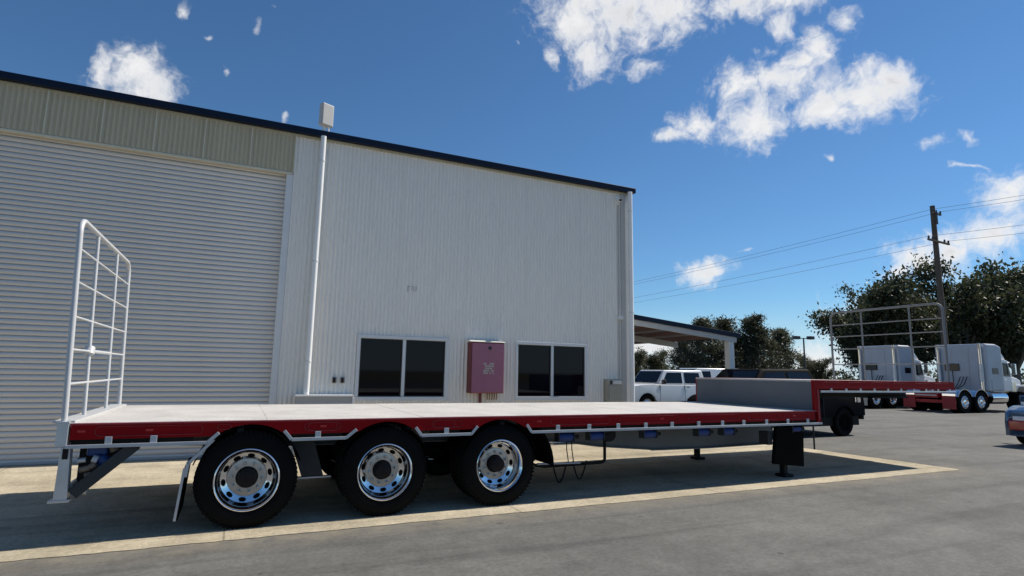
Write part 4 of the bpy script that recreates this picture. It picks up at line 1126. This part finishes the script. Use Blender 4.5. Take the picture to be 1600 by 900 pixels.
# ---------------------------------------------------------------- poles and wires
up = empty('utility_pole', (43.0, 22.6, 0), 'tall timber utility pole with crossarms above the right-hand truck', 'utility pole')
MB().tube([(43.0, 22.6, 0), (43.0, 22.6, 13.6)], [.22, .15], 14).build('pole', 'pole', up, smooth=50)
WD = Vector((-2.4, 31, 0)).normalized(); AD = Vector((WD.y, -WD.x, 0))
for z, hl in ((13.0, .62), (11.0, 1.45)):
    c_ = Vector((43.0, 22.6, z)) - WD * .2
    ca = MB().bar(c_ - AD * hl, c_ + AD * hl, .10, .12).build('crossarm', 'pole', up)
    for k in ((-1, 1) if hl < 1 else (-1, -.6, .6, 1)):
        q = c_ + AD * hl * k * .93
        MB().tube([q + Vector((0, 0, .06)), q + Vector((0, 0, .12)), q + Vector((0, 0, .26))], [.03, .07, .05], 8).build('insulator', 'lampgrey', ca, smooth=40)
MB().tube([(42.86, 22.3, 12.2), (42.86, 22.3, 13.2)], .05, 8).build('cable_riser', 'lampgrey', up, smooth=40)
far_ = Vector((36.2, 112.0, 0)); near_ = Vector((46.0, -17.0, 0))
wires = ((13.22, -.58, 'uppermost wire running left from the utility pole top'), (13.22, .58, 'second wire from the top, on the right end of the upper crossarm'), (11.22, -1.35, 'lower wire on the left end of the lower crossarm'), (11.22, 1.35, 'lower wire on the right end of the lower crossarm'))
for z, o_, lab in wires:
    a = far_ + AD * o_ + Vector((0, 0, z)); m_ = Vector((43.0, 22.6, z)) - WD * .2 + AD * o_; c_ = near_ + AD * o_ + Vector((0, 0, z + .6))
    pts = []
    for (p, q, sag) in ((a, m_, 1.3), (m_, c_, .9)):
        for i in range(24):
            t_ = i / 23; v = p.lerp(q, t_); v.z -= sag * 4 * t_ * (1 - t_); pts.append(v)
    w_ = MB().tube(pts, .011, 5)
    tag(w_.build('power_line', 'wire'), lab, 'power line', 'wires on the utility pole')

lp = empty('lamp_post', (44.6, 34.6, 0), 'slim dark lamp post with twin flood heads beyond the dual-cab', 'lamp post')
MB().tube([(44.6, 34.6, 0), (44.6, 34.6, 5.0)], [.09, .06], 10).build('post', 'lampgrey', lp, smooth=40)
cr = Vector((.9, -.43, 0))
for s in (-1, 1):
    c_ = Vector((44.6, 34.6, 5.0)) + cr * (.62 * s)
    MB().tube([(44.6, 34.6, 4.95), c_], .035, 8).build('arm', 'lampgrey', lp, smooth=40)
    MB().box(c_ - Vector((.26, .22, .12)), c_ + Vector((.26, .22, .16))).build('lamp_head', 'lampgrey', lp, bevel=.03)


# ---------------------------------------------------------------- trees
def tree_meshes(seed, h, rad, kind):
    """trunk with limbs, and a crown of separate leaf blades in clumps along the limbs (unit height h)"""
    rn = random.Random(seed); b = MB(); tips = []
    lean = Vector((rn.uniform(-.05, .05), rn.uniform(-.05, .05), 1)) * h
    r0 = .022 * h + .05
    if kind == 'pine':
        b.tube([(0, 0, 0), lean * .5, lean * .98], [r0, r0 * .6, .02], 8)
        for k in range(70):
            t = .10 + .88 * (k / 70) ** .9; p = lean * t; a = rn.uniform(0, 6.283); L_ = rad * (1.15 - t) * rn.uniform(.6, 1.15)
            q = p + Vector((math.cos(a) * L_, math.sin(a) * L_, L_ * rn.uniform(.35, .8)))
            b.tube([p, q], [.04, .015], 5)
            tips += [(p.lerp(q, f), rad * .20) for f in (.5, .85, 1.08)]
        tips.append((lean * 1.0, rad * .16)); tips.append((lean * .95, rad * .2))
    else:
        fork = rn.uniform(.13, .20)
        b.tube([(0, 0, 0), lean * (fork * .5), lean * fork], [r0, r0 * .85, r0 * .7], 9)
        nl = 11
        for k in range(nl):
            a = 6.283 * k / nl + rn.uniform(-.3, .3); el = rn.uniform(.28, 1.0) if k % 2 else rn.uniform(.7, 1.05)
            L_ = (h * (1 - fork)) * rn.uniform(.55, .85)
            p = lean * (fork * rn.uniform(.75, 1.0)); out = rad * rn.uniform(.45, .95)
            q = p + Vector((math.cos(a) * out, math.sin(a) * out, L_ * el))
            mid = p.lerp(q, .5) + Vector((rn.uniform(-.3, .3), rn.uniform(-.3, .3), L_ * .10))
            b.tube([p, mid, q], [r0 * .5, r0 * .34, .04], 6)
            for j in range(9):
                f = rn.uniform(.35, 1.0); s = p.lerp(mid, f * 2) if f < .5 else mid.lerp(q, f * 2 - 1)
                a2 = a + rn.uniform(-1.4, 1.4); l2 = rad * rn.uniform(.2, .5)
                e = s + Vector((math.cos(a2) * l2, math.sin(a2) * l2, l2 * rn.uniform(-.25, .7)))
                b.tube([s, e], [.04, .012], 5)
                tips.append((e, rad * rn.uniform(.15, .26))); tips.append((s.lerp(e, .6), rad * rn.uniform(.12, .2)))
            tips.append((q, rad * .24))
    c = MB()
    for p, r in tips:
        n = int(54 + 66 * rn.random()) if kind != 'pine' else int(26 + 34 * rn.random())
        for i in range(n):
            v = Vector((rn.gauss(0, 1), rn.gauss(0, 1), rn.gauss(0, .72))) * r * (.56 if kind != 'pine' else .7)
            o = p + v
            l = rn.uniform(.19, .40) if kind != 'pine' else rn.uniform(.24, .55); w = l * (rn.uniform(.40, .62) if kind != 'pine' else .30)
            d = Vector((rn.gauss(0, 1), rn.gauss(0, 1), rn.gauss(-.5, .8) if kind != 'pine' else rn.gauss(.9, .6))).normalized()
            s = d.cross(Vector((rn.gauss(0, 1), rn.gauss(0, 1), rn.gauss(0, 1)))).normalized() * w * .5
            c.quad(o - s * .5, o + d * l * .45 - s, o + d * l, o + d * l * .45 + s)
    return b, c


PROTO = {}


def tree(x, y, h, rad, kind, seed, leaf, label, group):
    key = (kind, seed, leaf)
    t = empty('gum_tree' if kind == 'gum' else 'she_oak', (0, 0, 0), label, 'tree', group)
    if key not in PROTO:
        b, c = tree_meshes(seed, 10.0, rad, kind)
        PROTO[key] = (b.build('trunk', 'bark', t, smooth=60), c.build('crown', leaf, t))
    else:
        for o in PROTO[key]: twin(o, t)
    k = h / (8.5 if kind == 'gum' else 10.3)
    t.scale = (k * .84, k * .84, k) if kind == 'gum' else (k * 1.25, k * 1.25, k); t.rotation_euler = (0, 0, (seed * 1.7 + x) % 6.28); t.location = (x, y, 0)
    return t


GB = 'gum trees behind the truck yard'; GS = 'she-oaks behind the carport'
tree(59.6, 37.2, 11.9, 3.9, 'gum', 3, 'leaf_dark', 'open-crowned dark green gum tree at the left end of the tall group', GB)
tree(61.5, 36.4, 11.2, 3.6, 'gum', 5, 'leaf_dark', 'smaller dark gum just left of the utility pole', GB)
tree(70.5, 35.6, 15.0, 4.0, 'gum', 8, 'leaf_dark', 'tallest dark gum rising behind the utility pole', GB)
tree(79.0, 34.5, 15.4, 4.4, 'gum', 11, 'leaf_dark', 'broad dense dark gum filling the right edge of the photo', GB)
tree(83.5, 29.0, 14.6, 4.3, 'gum', 8, 'leaf_dark', 'dark gum outside the right edge beside the broad one', GB)
tree(89.0, 41.0, 14.0, 4.0, 'gum', 5, 'leaf_dark', 'darker gum in the gap between the two tallest gums', GB)
tree(73.5, 44.0, 11.0, 3.8, 'gum', 3, 'leaf_mid', 'pale gum seen low between the left gum and the pole', GB)
tree(62.0, 47.0, 4.4, 4.0, 'gum', 11, 'leaf_mid', 'low pale bushy gum beside the lamp post', GB)
tree(66.0, 42.5, 6.2, 4.6, 'gum', 8, 'leaf_dark', 'low dark spreading gum filling the gap behind the left truck', GB)
tree(76.5, 37.5, 6.8, 5.0, 'gum', 3, 'leaf_dark', 'low dark spreading gum filling the gap behind the right truck', GB)
tree(44.2, 46.3, 7.6, 2.9, 'pine', 21, 'leaf_pine', 'she-oak whose top shows over the carport roof edge', GS)
tree(48.5, 47.2, 7.7, 3.2, 'pine', 22, 'leaf_pine', 'broad dark she-oak just right of the carport column', GS)
tree(50.6, 44.6, 8.1, 2.6, 'pine', 23, 'leaf_pine', 'tallest spiky she-oak between carport column and lamp post', GS)
tree(55.6, 46.6, 7.0, 2.9, 'pine', 21, 'leaf_mid', 'pale thin she-oak just left of the lamp post', GS)
tree(46.6, 52.0, 5.8, 3.4, 'pine', 24, 'leaf_pine', 'dark she-oak seen under the right half of the carport roof', GS)
tree(46.5, 57.5, 4.8, 4.6, 'gum', 11, 'leaf_mid', 'low grey-green bush tree seen under the carport, left part', GS)
tree(41.5, 55.0, 4.6, 4.6, 'gum', 3, 'leaf_mid', 'low bush tree next to the warehouse corner under the carport', GS)
tree(52.5, 50.0, 5.5, 4.2, 'gum', 11, 'leaf_dark', 'low dark bushy tree under the tallest she-oak', GS)
# far belt of scrub that reads as one mass
rn = random.Random(77); b = MB()
for i in range(9000):
    t_ = rn.random(); x = 30 + 95 * t_; y = 78 - 46 * t_ + rn.uniform(-2, 2)
    hh = 2.6 + 1.2 * noise.noise(Vector((x * .16, y * .16, 3))) + .8 * noise.noise(Vector((x * .6, y * .6, 1)))
    o = Vector((x, y, max(.1, hh * rn.random() ** .7))); d = Vector((rn.gauss(0, 1), rn.gauss(0, 1), rn.gauss(.3, .6))).normalized(); l = rn.uniform(.3, .6)
    s = d.cross(Vector((rn.gauss(0, 1), rn.gauss(0, 1), rn.gauss(0, 1)))).normalized() * l * .3
    b.quad(o - s, o + d * l * .5 - s, o + d * l, o + d * l * .5 + s)
tag(b.build('far_scrub', 'leaf_dark'), kind='stuff')
